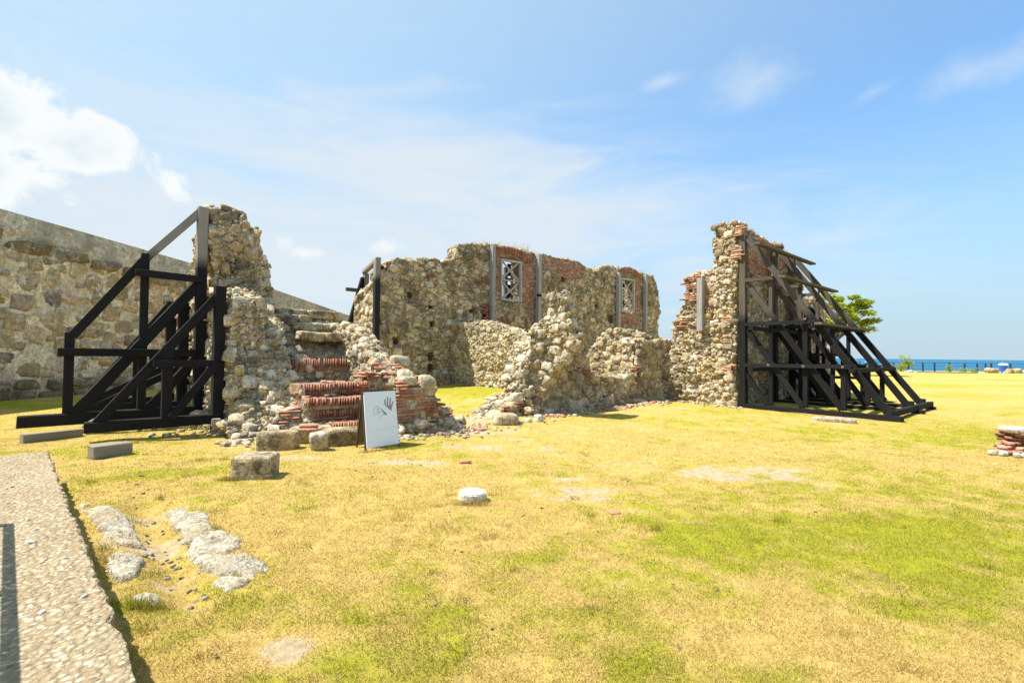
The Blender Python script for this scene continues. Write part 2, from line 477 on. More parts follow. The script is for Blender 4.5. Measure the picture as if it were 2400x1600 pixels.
class Pieces:
    def __init__(self, root, kind, mat, name=None, joined=None):
        self.root, self.kind, self.mat = root, kind, mat
        self.name = name or kind; self.joined = joined or ('small_' + self.name + 's')
        self.M, self.size, self.probe = [], [], []; self.limit = None
        PIECES.append(self)

    def add(self, c, X, Y, N, sx, sy, sz, probe=None):
        A = np.eye(4); A[:3, 0] = X * sx; A[:3, 1] = Y * sy; A[:3, 2] = N * sz; A[:3, 3] = c
        self.M.append(A); self.size.append(max(sx, sy)); self.probe.append(c + N * (abs(sz) * 1.1 + 0.06) if probe is None else probe)


def flush_pieces(limit=300):
    V, T, off = [], [], 0
    for v, t in CORES:
        V.append(v); T.append(t + off); off += len(v)
    V = np.concatenate(V); T = np.concatenate(T)
    bvh = BVHTree.FromPolygons([tuple(map(float, v)) for v in V], [tuple(map(int, t)) for t in T])
    cc = Vector(CAM)
    for p in PIECES:
        n = len(p.M)
        if not n: continue
        sc = np.zeros(n)
        for i in range(n):
            q = p.probe[i]; d = q - CAM; L = np.linalg.norm(d)
            xx = np.dot(d, F_)
            if xx <= 0.1: continue
            px = np.dot(d, R_) / xx * FOC; py = np.dot(d, U_) / xx * FOC
            if abs(px) > 1230 or abs(py) > 830: continue
            hit = bvh.ray_cast(Vector(q), cc - Vector(q), L)
            if hit[0] is not None: continue
            sc[i] = p.size[i] / L
        order = np.argsort(-sc)
        solo = [i for i in order[:p.limit if p.limit is not None else limit] if sc[i] > 0]
        rest = [i for i in range(n) if i not in set(solo)]
        nv = len(VAR[p.kind][0]); Fq = VAR[p.kind][1]
        for i in solo:
            me = variant_mesh(p.kind, int(rng.integers(nv)), p.mat)
            o = bpy.data.objects.new(p.name, me); C.objects.link(o)
            place(o, p.root, Matrix(p.M[i].tolist()))
        if rest:
            VV, FF, TT = [], [], []; off = 0; loc = np.array(p.root.location)
            for i in rest:
                v = VAR[p.kind][0][int(rng.integers(nv))]
                VV.append(v @ p.M[i][:3, :3].T + p.M[i][:3, 3] - loc); FF.append(Fq + off); off += len(v)
                TT.append(np.full(len(v), rng.random()))
            me = mesh_np(p.joined, np.concatenate(VV), np.concatenate(FF), p.mat, {'tint': np.concatenate(TT)})
            o = link(p.joined, me, p.root); o['kind'] = 'stuff'


# ------------------------------------------------------------------ ruin walls
D = np.array([0.74, 0.673]); D /= np.linalg.norm(D)
NN = np.array([D[1], -D[0]])            # faces the camera and to the right
UP = np.array([0, 0, 1.0])


def v3(p2, z): return np.array([p2[0], p2[1], z])


class Ruin:
    """A rubble wall: prisms (outline in u,z and a span of w behind the face) fused, roughened, faced with stones."""
    def __init__(self, root, P0, u, nrm, prisms, vox=0.08, namp=0.10, samp=0.05, mat=None, seed=1, flat_regions=(), name='rubble_core', cell=0.3, rough=0.07):
        self.root, self.P0, self.u, self.n = root, np.asarray(P0, float)[:2], u, nrm
        self.flat = list(flat_regions)
        bm = bmesh.new()
        for pr in prisms:
            outline, holes, w0, w1 = pr[:4]; wf = self.world
            if len(pr) > 4:
                fp0, fu_, fn_ = pr[4]
                wf = lambda a, w_, z, fp0=fp0, fu_=fu_, fn_=fn_: np.array([*(np.asarray(fp0)[:2] + fu_ * a - fn_ * w_), z])
            loops = [outline] + list(holes)
            tris = tessellate_polygon([[Vector((a, b, 0)) for a, b in lp] for lp in loops])
            pts = [p for lp in loops for p in lp]
            fv = [bm.verts.new(tuple(wf(a, w0, b))) for a, b in pts]
            bv = [bm.verts.new(tuple(wf(a, w1, b))) for a, b in pts]
            for t in tris:
                try:
                    bm.faces.new([fv[i] for i in t]); bm.faces.new([bv[i] for i in reversed(t)])
                except ValueError: pass
            o = 0
            for lp in loops:
                m = len(lp)
                for i in range(m):
                    j = (i + 1) % m
                    try: bm.faces.new([fv[o + i], fv[o + j], bv[o + j], bv[o + i]])
                    except ValueError: pass
                o += m
        bmesh.ops.recalc_face_normals(bm, faces=bm.faces[:])
        me = bpy.data.meshes.new('tmp'); bm.to_mesh(me); bm.free()
        ob = bpy.data.objects.new('tmp', me); C.objects.link(ob)
        md = ob.modifiers.new('r', 'REMESH'); md.mode = 'VOXEL'; md.voxel_size = vox; md.adaptivity = 0
        dg = bpy.context.evaluated_depsgraph_get(); ev = ob.evaluated_get(dg)
        m2 = bpy.data.meshes.new_from_object(ev)
        bpy.data.objects.remove(ob); bpy.data.meshes.remove(me)
        nv = len(m2.vertices)
        V = np.empty(nv * 3); m2.vertices.foreach_get('co', V); V = V.reshape(-1, 3)
        Nm = np.empty(nv * 3); m2.vertex_normals.foreach_get('vector', Nm); Nm = Nm.reshape(-1, 3)
        uu, ww, zz = self.local(V)
        flat = np.zeros(nv, bool)
        for pg in self.flat: flat |= inpoly(uu, zz, pg) & (ww < 0.3)
        f1, f2 = worley(V * np.array([1, 1, 1.5]) / cell, seed)
        rel = np.clip((f2 - f1) * 2.2, 0, 1) - 0.5
        f3, f4 = worley(V * np.array([1, 1, 1.5]) / (cell * 0.45), seed + 9)
        rel2 = np.clip((f4 - f3) * 2.2, 0, 1) - 0.5
        dsp = namp * 2.2 * (fbm(V * 0.9, 4, seed) - 0.5) + samp * rel + samp * 0.55 * rel2 + 0.04 * (fbm(V * 6, 3, seed + 5) - 0.5) * 2
        pit = fbm(V * np.array([1.6, 1.6, 2.2]), 3, seed + 30)
        dsp -= np.clip(pit - 0.58, 0, 1) * samp * 10
        rg = np.abs(fbm(V * np.array([7, 7, 9.0]), 3, seed + 60) - 0.5) * 2
        dsp += rough * (0.35 - rg) + rough * 0.7 * (fbm(V * np.array([13, 13, 17.0]), 2, seed + 70) - 0.5) * 2
        dsp = np.where(flat, -0.05, dsp)
        V = V + Nm * dsp[:, None]
        self.V = V; self.N = Nm
        V = V.astype(np.float32)
        loc = np.array(root.location)
        m2.vertices.foreach_set('co', (V - loc).astype(np.float32).ravel())
        m2.materials.clear(); m2.materials.append(mat)
        m2.polygons.foreach_set('use_smooth', np.zeros(len(m2.polygons), bool)); m2.update()
        self.core = link(name, m2, root)
        nf = len(m2.polygons)
        m2.calc_loop_triangles()
        T = np.empty(len(m2.loop_triangles) * 3, np.int32); m2.loop_triangles.foreach_get('vertices', T)
        CORES.append((V, T.reshape(-1, 3)))
        ctr = np.empty(nf * 3); m2.polygons.foreach_get('center', ctr); self.ctr = ctr.reshape(-1, 3) + loc
        ar = np.empty(nf); m2.polygons.foreach_get('area', ar); self.area = ar
        vi = np.empty(nf, np.int32); m2.polygons.foreach_get('loop_start', vi)
        lv = np.empty(len(m2.loops), np.int32); m2.loops.foreach_get('vertex_index', lv)
        self.fn = Nm[lv[vi]]

    def world(self, u, w, z):
        p = self.P0 + self.u * u - self.n * w
        return np.array([p[0], p[1], z])

    def local(self, V):
        d = V[:, :2] - self.P0
        return d @ self.u, -(d @ self.n), V[:, 2]

    def stones(self, mat, rmin, rmax, aspect=1.6, density=1.0, faces=None, prot=0.35, exclude=(), gap=0.93, pw=2.0, name='stone', seed=0, joined=None, zmin=-0.1, limit=None):
        r_ = np.random.default_rng(seed + 100)
        pc = Pieces(self.root, 'stone', mat, name, joined); pc.limit = limit
        c, n = self.ctr, self.fn
        keep = np.ones(len(c), bool)
        # leave out what looks away from the photograph's side
        view = CAM - c; view /= np.linalg.norm(view, axis=1)[:, None]
        keep &= (np.sum(view * n, 1) > -0.15) & (c[:, 2] > zmin)
        uu, ww, zz = self.local(c)
        for pg in list(self.flat) + list(exclude):
            keep &= ~(inpoly(uu, zz, pg) & (ww < 0.35))
        if faces is not None: keep &= faces(uu, ww, zz, n)
        idx = np.nonzero(keep)[0]
        if len(idx) == 0: return pc
        A = self.area[idx]; tot = A.sum()
        ravg = (rmin * 2 + rmax) / 3
        nd_ = int(min(26000, density * 9 * tot / (ravg * ravg * 3.2 / aspect)))
        pick = r_.choice(idx, nd_, p=A / tot)
        R = np.sort(rmin + (rmax - rmin) * r_.random(nd_) ** pw)[::-1]
        bad = np.zeros(nd_, bool)
        for pg in list(self.flat) + list(exclude):
            for a_, b_ in ((1, 0), (-1, 0), (0, 1), (0, -1)):
                bad |= inpoly(uu[pick] + a_ * R * .85, zz[pick] + b_ * R * .85 / aspect, pg) & (ww[pick] < 0.7)
        grid = {}; cs = 2 * rmax
        for k, i in enumerate(pick):
            p = c[i]; r = R[k]
            q = (p[0], p[1], p[2] * aspect)
            g = (int(q[0] // cs), int(q[1] // cs), int(q[2] // cs)); ok = True
            for a in (-1, 0, 1):
                for b in (-1, 0, 1):
                    for e in (-1, 0, 1):
                        for (x, y, z, rr) in grid.get((g[0] + a, g[1] + b, g[2] + e), ()):
                            s = (rr + r) * gap
                            if (x - q[0]) ** 2 + (y - q[1]) ** 2 + (z - q[2]) ** 2 < s * s: ok = False; break
                        if not ok: break
                    if not ok: break
                if not ok: break
            if not ok or bad[k]: continue
            grid.setdefault(g, []).append((*q, r))
            if r_.random() < 0.05: continue
            N = n[i] + r_.normal(0, 0.10, 3); N /= np.linalg.norm(N)
            X = np.cross(UP, N); L = np.linalg.norm(X)
            if L < 0.35:
                a_ = r_.uniform(0, 6.28); X = np.array([math.cos(a_), math.sin(a_), 0]); X -= N * np.dot(X, N); L = np.linalg.norm(X)
            X = X / L; Y = np.cross(N, X); a_ = r_.normal(0, 0.14)
            X, Y = X * math.cos(a_) + Y * math.sin(a_), Y * math.cos(a_) - X * math.sin(a_)
            asp = aspect * r_.uniform(0.8, 1.15)
            sz = max(.035, min(.10, r / asp * r_.uniform(0.5, 0.85)))
            pc.add(p + N * (sz * (prot - 0.75) + r_.normal(0, 0.020)), X, Y, N, r * r_.uniform(0.95, 1.12), r / asp * 1.12, sz)
        return pc

    def brick_rows(self, pc, poly, L=0.24, H=0.055, joint=0.014, skip=0.03, proud=0.02, dep=0.12, ragged=0.05, jit=0.006, bed=True):
        xs = [p[0] for p in poly]; zs = [p[1] for p in poly]
        z = min(zs); row = 0
        if bed:
            mx_, mz_ = sum(xs) / len(xs), sum(zs) / len(zs)
            pp = [(mx_ + (a - mx_) * .94, mz_ + (c - mz_) * .94) for a, c in poly]; n_ = len(pp); loc = np.array(pc.root.location)
            vs_ = [self.world(a, -proud + .007, c) - loc for a, c in pp] + [self.world(a, dep, c) - loc for a, c in pp]
            tr_ = [tuple(t) for t in tessellate_polygon([[Vector((a, c, 0)) for a, c in pp]])]
            link('mortar_bed', mesh_from('mortar_bed', vs_, tr_ + [(i, (i + 1) % n_, n_ + (i + 1) % n_, n_ + i) for i in range(n_)], m_bed), pc.root)
        N3 = np.array([self.n[0], self.n[1], 0]); X3 = np.array([self.u[0], self.u[1], 0])
        while z < max(zs):
            u = min(xs) - random.uniform(0, L) - (row % 2) * L * 0.5
            while u < max(xs):
                l = L * random.uniform(0.85, 1.1) * (0.5 if random.random() < 0.18 else 1)
                cu, cz = u + l / 2, z + H / 2
                if inpoly(np.array([cu + random.gauss(0, ragged)]), np.array([cz + random.gauss(0, ragged * .6)]), poly)[0] and random.random() > skip:
                    a_ = random.gauss(0, 0.012)
                    Xr = X3 * math.cos(a_) + UP * math.sin(a_); Yr = UP * math.cos(a_) - X3 * math.sin(a_)
                    pr = proud + random.gauss(0, jit)
                    pc.add(self.world(cu, dep / 2 - pr, cz), Xr, Yr, N3, l - joint, H * random.uniform(0.92, 1.05), dep, probe=self.world(cu, -0.12, cz))
                u += l
            z += H + joint; row += 1

    def arch(self, pc, a, b, rise, H=0.25, bw=0.055, joint=0.012, proud=0.03, dep=0.12):
        """Bricks on end along the circular arc from a to b (u,z) with the given rise."""
        (u0, z0), (u1, z1) = a, b
        ch = math.hypot(u1 - u0, z1 - z0); rad = (ch * ch / 4 + rise * rise) / (2 * rise)
        ang = 2 * math.asin(min(1, ch / 2 / rad)); n = max(3, int(rad * ang / (bw + joint)))
        mx, mz = (u0 + u1) / 2, (z0 + z1) / 2; tilt = math.atan2(z1 - z0, u1 - u0)
        cx, cz = mx + (rad - rise) * math.sin(tilt), mz - (rad - rise) * math.cos(tilt)
        N3 = np.array([self.n[0], self.n[1], 0]); X3 = np.array([self.u[0], self.u[1], 0])
        for k in range(n):
            t = math.pi / 2 + tilt + ang / 2 - ang * (k + .5) / n
            hh = H * random.uniform(0.9, 1.08); rr = rad + hh / 2
            rd = X3 * math.cos(t) + UP * math.sin(t); tg = X3 * math.sin(t) - UP * math.cos(t)
            cu, cz2 = cx + rr * math.cos(t), cz + rr * math.sin(t)
            pc.add(self.world(cu, dep / 2 - proud - random.gauss(0, .006), cz2), tg, rd, N3, bw, hh, dep, probe=self.world(cu, -0.12, cz2))


def timber(root, a, b, w_, h_, mat, name='beam', upv=None):
    """One squared timber from a to b; local X along it."""
    a = np.asarray(a, float); b = np.asarray(b, float); L = np.linalg.norm(b - a); X = (b - a) / L
    up = np.array(upv if upv is not None else (0, 0, 1.0), float)
    if abs(np.dot(up, X)) > 0.95: up = np.array([NN[0], NN[1], 0])
    Y = np.cross(up, X); Y /= np.linalg.norm(Y); Z = np.cross(X, Y)
    bm = bmesh.new(); bmesh.ops.create_cube(bm, size=1)
    nseg = max(1, int(L / 0.8))
    for v in bm.verts: v.co = Vector((v.co.x * L, v.co.y * w_, v.co.z * h_))
    bmesh.ops.bevel(bm, geom=bm.edges[:], offset=min(w_, h_) * 0.06, segments=1, affect='EDGES')
    for v in bm.verts: v.co += Vector((random.gauss(0, .004), random.gauss(0, .003), random.gauss(0, .003)))
    me = bpy.data.meshes.new(name); bm.to_mesh(me); bm.free(); me.materials.append(mat)
    o = bpy.data.objects.new(name, me); C.objects.link(o)
    c = (a + b) / 2
    Mw = Matrix(((X[0], Y[0], Z[0], c[0]), (X[1], Y[1], Z[1], c[1]), (X[2], Y[2], Z[2], c[2]), (0, 0, 0, 1)))
    place(o, root, Mw)
    return o


CG12V, CG12F = cube_grid(10)


def boulder_mesh(name, dims, seed, mat, k=4.0, rough=0.10, chips=0.0):
    V = CG12V / (np.sum(np.abs(CG12V) ** k, 1) ** (1 / k))[:, None]
    N = V / np.linalg.norm(V, axis=1)[:, None]
    d = rough * 2.4 * (fbm(V * 1.1 + seed * 3.7, 4, seed) - 0.5)
    f1, f2 = worley(V * 1.6 + seed, seed)
    d += chips * (np.clip((f2 - f1) * 2, 0, 1) - 0.6)
    V = (V + N * d[:, None]) * np.asarray(dims) / 2
    return mesh_np(name, V, CG12F, mat, None, True)


def boulder(name, c, dims, seed, mat, rot=(0, 0, 0), k=4.0, rough=0.10, chips=0.0, parent=None):
    me = boulder_mesh(name, dims, seed, mat, k, rough, chips)
    from mathutils import Euler
    Mw = Matrix.Translation(Vector(tuple(map(float, c)))) @ Euler(rot).to_matrix().to_4x4()
    o = bpy.data.objects.new(name, me); C.objects.link(o)
    if parent is not None: place(o, parent, Mw)
    else: o.matrix_world = Mw
    return o

# ================================================================== GROUND, SEA
GREEN = [(2230, 1290, 1.5, .75, .55), (2050, 1230, 1.0, .5, .45), (1830, 1010, 2.2, .9, .35), (2100, 1030, 2.5, 1.2, .32), (1090, 922, 2.6, 3.0, 1.0), (430, 1110, .8, .35, .5),
         (1430, 1490, .45, .28, .4), (1500, 1360, .5, .3, .2), (300, 1060, 1.5, .5, .38), (60, 950, 3, 1.6, .55), (930, 1045, .55, .25, .55), (1000, 1048, .6, .2, .5), (370, 1430, .25, .15, .5),
         (620, 1405, .3, .15, .4), (2300, 870, 14, 5, .35), (2000, 900, 10, 4, .3), (2250, 1020, 3, 2, .35), (2200, 1150, 2.0, 1.2, .3), (1800, 1250, 1.4, .8, .22), (1650, 1290, .8, .4, .25), (1600, 985, 2.5, .7, .3), (1850, 960, 3.0, 1.2, .4), (170, 1130, .3, .25, .3), (1330, 1100, .7, .3, .2), (2330, 1420, .7, .5, .35)]
DRY = [(1000, 1130, 2.2, .9, .35), (700, 1260, 1.4, .6, .35), (1900, 1500, .9, .35, .4), (1700, 1390, .8, .3, .25), (1200, 1240, 1.2, .5, .3), (2200, 900, 9, 2.0, .4), (2380, 950, 3.5, 1.0, .5), (1700, 1060, 1.5, .4, .45), (2000, 880, 8, 1.5, .3)]
SOIL = [(400, 1270, .35, .28, .9), (430, 1350, .28, .2, .8), (350, 1200, .35, .3, .7), (470, 1430, .25, .16, .4), (1690, 1105, 1.3, .35, .95), (1800, 1125, .9, .25, .85), (1350, 1150, .8, .22, .7), (1480, 1085, 1.0, .2, .6), (1180, 1030, 1.0, .3, .6), (660, 1075, .8, .2, .7), (950, 1085, 1.0, .25, .75), (1150, 1050, 1.1, .3, .75), (1260, 1015, 1.3, .3, .7), (1350, 1168, .45, .13, .6), (1100, 985, 1.0, .8, 1.1), (1050, 1015, .9, .5, .9), (1000, 1000, .8, .4, .6),
        (1150, 955, .7, .8, .7), (700, 1490, .22, .15, .5), (660, 1530, .2, .15, .5), (1500, 962, 2.4, .35, .7), (620, 1050, 1.0, .35, .6), (30, 1010, 1.4, .3, .7), (480, 985, 1.2, 1.0, .6), (1190, 1130, .5, .15, .5), (1330, 1120, .6, .12, .6), (1820, 1520, .2, .12, .3), (1000, 1040, .9, .2, .25)]


def field(x, y, lst):
    r = np.zeros_like(x)
    for px, py, rx, ry, v in lst:
        g = G(px, py)
        r += v * np.exp(-(((x - g[0]) / rx) ** 2 + ((y - g[1]) / ry) ** 2))
    return r


def green_at(x, y):
    P = np.stack([x, y, np.zeros_like(x)], 1)
    sc = np.clip(1.0, 0, 1)
    n = 0.28 + 1.1 * (fbm(P * 0.45, 4, 3) - 0.5) + 1.3 * (fbm(P * 2.6, 4, 11) - 0.5) + 1.3 * (fbm(P * 7, 3, 15) - 0.5)
    return np.clip(n + field(x, y, GREEN) - field(x, y, DRY), 0, 1)


def soil_at(x, y):
    P = np.stack([x, y, np.zeros_like(x)], 1)
    s = field(x, y, SOIL)
    return np.clip(s * (0.7 + 2.6 * (fbm(P * 3.4, 4, 21) - 0.42)) + np.clip(fbm(P * 1.3, 4, 40) - 0.66, 0, 1) * 3, 0, 1)


TR0, TR1 = G(330, 1170)[:2], G(460, 1420)[:2]


def gz(x, y):
    x = np.asarray(x, float); y = np.asarray(y, float)
    P = np.stack([x, y, np.zeros_like(x)], 1)
    z = 0.10 * (fbm(P * 0.5, 3, 2) - 0.5) * np.clip((y - 1) / 6, 0.25, 1) + 0.03 * (fbm(P * 3, 3, 5) - 0.5)
    d = TR1 - TR0; L = np.linalg.norm(d); d = d / L
    s = (x - TR0[0]) * d[0] + (y - TR0[1]) * d[1]; e = (x - TR0[0]) * -d[1] + (y - TR0[1]) * d[0]
    z -= 0.10 * np.exp(-(e / 0.16) ** 2) * np.clip((s + .2) / .4, 0, 1) * np.clip((L + .1 - s) / .4, 0, 1)
    z += 0.10 * np.clip((y - 13) / 5, 0, 1)
    edge = np.clip((y - 70) / 16, 0, 1); edge = edge * edge * (3 - 2 * edge)
    return z * (1 - edge) - 29 * edge


def gz1(x, y): return float(gz(np.array([x]), np.array([y]))[0])


def axis(lo, hi, fine_lo, fine_hi, d0, d1):
    a = list(np.arange(fine_lo, fine_hi, d0)); x = fine_lo; d = d0
    L = []
    while x > lo: d = min(d * 1.12, d1); x -= d; L.append(x)
    x = a[-1]; d = d0; Rr = []
    while x < hi: d = min(d * 1.12, d1); x += d; Rr.append(x)
    return np.array(L[::-1] + a + Rr)


xs = axis(-130, 160, -7, 9, 0.07, 3.0); ys = axis(-14, 100, 1.6, 12, 0.06, 1.2)
XX, YY = np.meshgrid(xs, ys); x, y = XX.ravel(), YY.ravel(); nx, ny = len(xs), len(ys)
i = np.arange(nx * ny).reshape(ny, nx)
Fq = np.stack([i[:-1, :-1], i[:-1, 1:], i[1:, 1:], i[1:, :-1]], -1).reshape(-1, 4)

m_ground, nt, b = new_mat('dry_lawn'); P = POS(nt)
ga = nd(nt, 'ShaderNodeAttribute', attribute_name='green').outputs['Fac']
so = nd(nt, 'ShaderNodeAttribute', attribute_name='soil').outputs['Fac']
n60 = noise(nt, P, 55.0, 6, 0.7); n9 = noise(nt, P, 11.0, 6, 0.65); n2 = noise(nt, P, 2.2, 6, 0.65); n05 = noise(nt, P, 0.35, 5, 0.6)
DRYC = ((0.34, 0.225, 0.055), (0.62, 0.44, 0.155)); GRNC = ((0.165, 0.18, 0.010), (0.40, 0.365, 0.03))
f1 = math_(nt, 'ADD', math_(nt, 'ADD', math_(nt, 'MULTIPLY', n60, 0.6), math_(nt, 'MULTIPLY', n9, 0.5)), math_(nt, 'MULTIPLY', math_(nt, 'SUBTRACT', n2, 0.6), 0.35))
dry = ramp(nt, f1, [(0.3, DRYC[0]), (0.7, DRYC[1])]); grn = ramp(nt, f1, [(0.3, GRNC[0]), (0.7, GRNC[1])])
gf = math_(nt, 'ADD', ga, math_(nt, 'ADD', math_(nt, 'MULTIPLY', math_(nt, 'SUBTRACT', n9, 0.5), 0.9), math_(nt, 'MULTIPLY', math_(nt, 'SUBTRACT', n2, 0.5), 0.5)))
col = mixc(nt, smooth(nt, gf, -0.05, 1.15), dry, grn)
soilc = ramp(nt, n9, [(0.3, (0.30, 0.21, 0.115)), (0.7, (0.56, 0.44, 0.28))])
col = mixc(nt, smooth(nt, math_(nt, 'ADD', so, math_(nt, 'MULTIPLY', math_(nt, 'SUBTRACT', n9, 0.5), 0.7)), 0.3, 0.75), col, soilc)
nt.links.new(col, b.inputs['Base Color']); b.inputs['Roughness'].default_value = 1.0; b.inputs['Specular IOR Level'].default_value = 0.05
bump(nt, b, math_(nt, 'ADD', n60, n9), 0.8, 0.03)
ground = link('ground', mesh_np('ground', np.stack([x, y, gz(x, y)], 1), Fq, m_ground, {'green': green_at(x, y), 'soil': soil_at(x, y)}, True))
ground['kind'] = 'structure'

# grass blades, thinning with distance
m_blade, nt, b = new_mat('grass_blade'); P = POS(nt)
ga = nd(nt, 'ShaderNodeAttribute', attribute_name='green').outputs['Fac']; ti = nd(nt, 'ShaderNodeAttribute', attribute_name='tint').outputs['Fac']
dc = ramp(nt, ti, [(0, (0.30, 0.195, 0.05)), (0.5, (0.55, 0.40, 0.145)), (1, (0.70, 0.54, 0.235))]); gc = ramp(nt, ti, [(0, (0.15, 0.18, 0.015)), (1, (0.40, 0.36, 0.04))])
nt.links.new(mixc(nt, smooth(nt, ga, -0.05, 1.1), dc, gc), b.inputs['Base Color']); b.inputs['Roughness'].default_value = 0.8
tr = nd(nt, 'ShaderNodeBsdfTranslucent', {0: mixc(nt, smooth(nt, ga, -0.05, 1.1), dc, gc)})
mx = nd(nt, 'ShaderNodeMixShader', {0: 0.3, 1: b.outputs[0], 2: tr.outputs[0]})
nt.links.new(mx.outputs[0], nt.nodes['Material Output'].inputs[0])


def blades(n, x, y, z, green, hmin, hmax, width, lean=0.7, seed=0):
    r = np.random.default_rng(seed); a = r.uniform(0, 6.283, n); h = r.uniform(hmin, hmax, n)
    L = r.uniform(0.15, lean, n) * h; b_ = r.uniform(0, 6.283, n)
    dx, dy = np.cos(a) * width / 2, np.sin(a) * width / 2
    V = np.empty((n, 3, 3))
    V[:, 0] = np.stack([x - dx, y - dy, z - .004], 1); V[:, 1] = np.stack([x + dx, y + dy, z - .004], 1)
    V[:, 2] = np.stack([x + np.cos(b_) * L, y + np.sin(b_) * L, z + h], 1)
    return V.reshape(-1, 3), np.arange(n * 3).reshape(-1, 3), {'green': np.repeat(green, 3), 'tint': np.repeat(r.random(n), 3)}


n = 980000
yy = 1.9 * (17.0 / 1.9) ** rng.random(n); xx = (rng.random(n) * 2 - 1) * (yy * 1.05 + 1.9)
g = green_at(xx, yy) + rng.normal(0, .22, n); s = soil_at(xx, yy)
cl = fbm(np.stack([xx, yy, 0 * xx], 1) * 9, 3, 77)
kp = (rng.random(n) > s * 1.25) & (cl + rng.normal(0, .12, n) > 0.33) & (rng.random(n) > (yy - 7) / 10) & ~((xx + yy * .98 < 0.47) & (yy < 6.7))
xx, yy, g = xx[kp], yy[kp], g[kp]; zz = gz(xx, yy)
V, Fq, at = blades(len(xx), xx, yy, zz, g, 0.006, 0.024, 0.0024 * (1 + yy / 3.0), 1.8, 5)
go = link('grass', mesh_np('grass', V, Fq, m_blade, at)); go['kind'] = 'stuff'; go['label'] = 'short dry and green grass covering the lawn in the foreground'; go['category'] = 'grass'

def tufts():
    X, Y, H = [], [], []
    def put(cx, cy, n_, sp, h):
        X.append(rng.normal(cx, sp, n_)); Y.append(rng.normal(cy, sp * .8, n_)); H.append(np.full(n_, h))
    for k in range(100):
        c = G(random.uniform(150, 2380), 1060 + 540 * random.random() ** 1.6); put(c[0], c[1], 60, random.uniform(.03, .12), random.uniform(.5, 1.1))
    for pts in (((520, 1128), (620, 1128)), ((850, 1062), (940, 1052)), ((205, 1072), (300, 1060)), ((240, 1230), (250, 1350)), ((480, 1220), (600, 1340)), ((600, 1055), (800, 1045)), ((1060, 1180), (1135, 1180)), ((1730, 955), (2080, 1000)), ((200, 1050), (500, 1020)), ((310, 1420), (380, 1420))):
        for k in range(14):
            f = random.random(); c = G(pts[0][0] + (pts[1][0] - pts[0][0]) * f, pts[0][1] + (pts[1][1] - pts[0][1]) * f); put(c[0], c[1], 36, .05, random.uniform(.6, 1.4))
    X, Y, H = np.concatenate(X), np.concatenate(Y), np.concatenate(H)
    V, Fq, at = blades(len(X), X, Y, gz(X, Y), green_at(X, Y) + rng.normal(.25, .2, len(X)), .03, .075, .006, .9, 15)
    V = V.reshape(-1, 3, 3); V[:, 2, 2] = V[:, 0, 2] + (V[:, 2, 2] - V[:, 0, 2]) * H
    o = link('weeds', mesh_np('weeds', V.reshape(-1, 3), Fq, m_blade, at)); o['kind'] = 'stuff'; o['label'] = 'taller grass tufts and weeds round the stones and wall feet'; o['category'] = 'weeds'


tufts()
m_sea, nt, b = new_mat('sea_water')
P = POS(nt)
b.inputs['Roughness'].default_value = 0.6; b.inputs['Specular IOR Level'].default_value = 0.08
wn = noise(nt, nd(nt, 'ShaderNodeVectorMath', {0: P, 1: (0.004, 0.012, 1)}, operation='MULTIPLY').outputs[0], 1.0, 6, 0.6)
nt.links.new(ramp(nt, wn, [(0.3, (0.016, 0.095, 0.18)), (0.75, (0.03, 0.15, 0.25))]), b.inputs['Base Color'])
bump(nt, b, noise(nt, P, 0.25, 6, 0.6), 0.3, 1.0)
E = 60000
sea = link('sea', mesh_from('sea', [(-E, 40, -25), (E, 40, -25), (E, E, -25), (-E, E, -25)], [(0, 1, 2, 3)], m_sea)); sea['kind'] = 'structure'

# ================================================================== FORT WALL (left, behind)
f0 = G(0, 944)[:2]; f1_ = G(394, 914)[:2]
fu = f1_ - f0; fu /= np.linalg.norm(fu); fn = np.array([fu[1], -fu[0]])
root = thing('fort_wall', 'long high fortress wall of mixed stones in grey mortar with sloping plastered top', 'wall', (*f0, 0))
top = [on_plane(a, c, f0, fu) for a, c in ((0, 492), (200, 548), (459, 622), (620, 672), (816, 740))]
far = on_plane(880, 765, f0, fu)
s0 = (top[1][1] - top[0][1]) / (top[1][0] - top[0][0])
tp = [(-6, top[0][1] - 6 * s0)] + top + [(far[0] + 6, far[1] - .2)]
ou = [(-6, -.4)] + [(far[0] + 6, -.4)] + tp[::-1]
ledge = [on_plane(a, c, f0, fu) for a, c in ((0, 562), (100, 588), (200, 612), (300, 637), (420, 668), (560, 712), (720, 752))]
lex = lambda u: np.interp(u, [p[0] for p in ledge], [p[1] for p in ledge], left=ledge[0][1] + .2)
W = Ruin(root, f0, fu, fn, [(ou, [], 0.0, 1.6)], vox=0.13, namp=0.03, samp=0.01, mat=m_fort_core, seed=3, cell=0.5, rough=.012)
base_z = 0.75
W.stones(m_fort, 0.15, 0.40, 1.45, 1.0, faces=lambda u, w_, z, n_: (w_ < .4) & (z < lex(u) - .1) & (z > base_z) & (np.abs(n_[:, 2]) < .5), prot=0.5, seed=1, gap=0.97, pw=1.5)
pc = Pieces(root, 'stone', m_fort_dark, 'ledge_stone')
N3 = v3(fn, 0); X3 = v3(fu, 0); u = -2.0
while u < 32:
    l = random.uniform(.6, 1.5); zc = lex(u + l / 2)
    if random.random() > .12:
        pc.add(W.world(u + l / 2, -.02, zc + random.gauss(0, .03)), X3, UP, N3, l * .5, random.uniform(.17, .26), .15)
    u += l + .02
u = -3.0
while u < 40:
    l = random.uniform(.7, 1.6)
    for zc, hh in ((.12, .22), (.52, .19)):
        pc.add(W.world(u + l / 2 + random.uniform(-.2, .2), -.04, zc + random.gauss(0, .02)), X3, UP, N3, l * .5, hh, .16)
    u += l
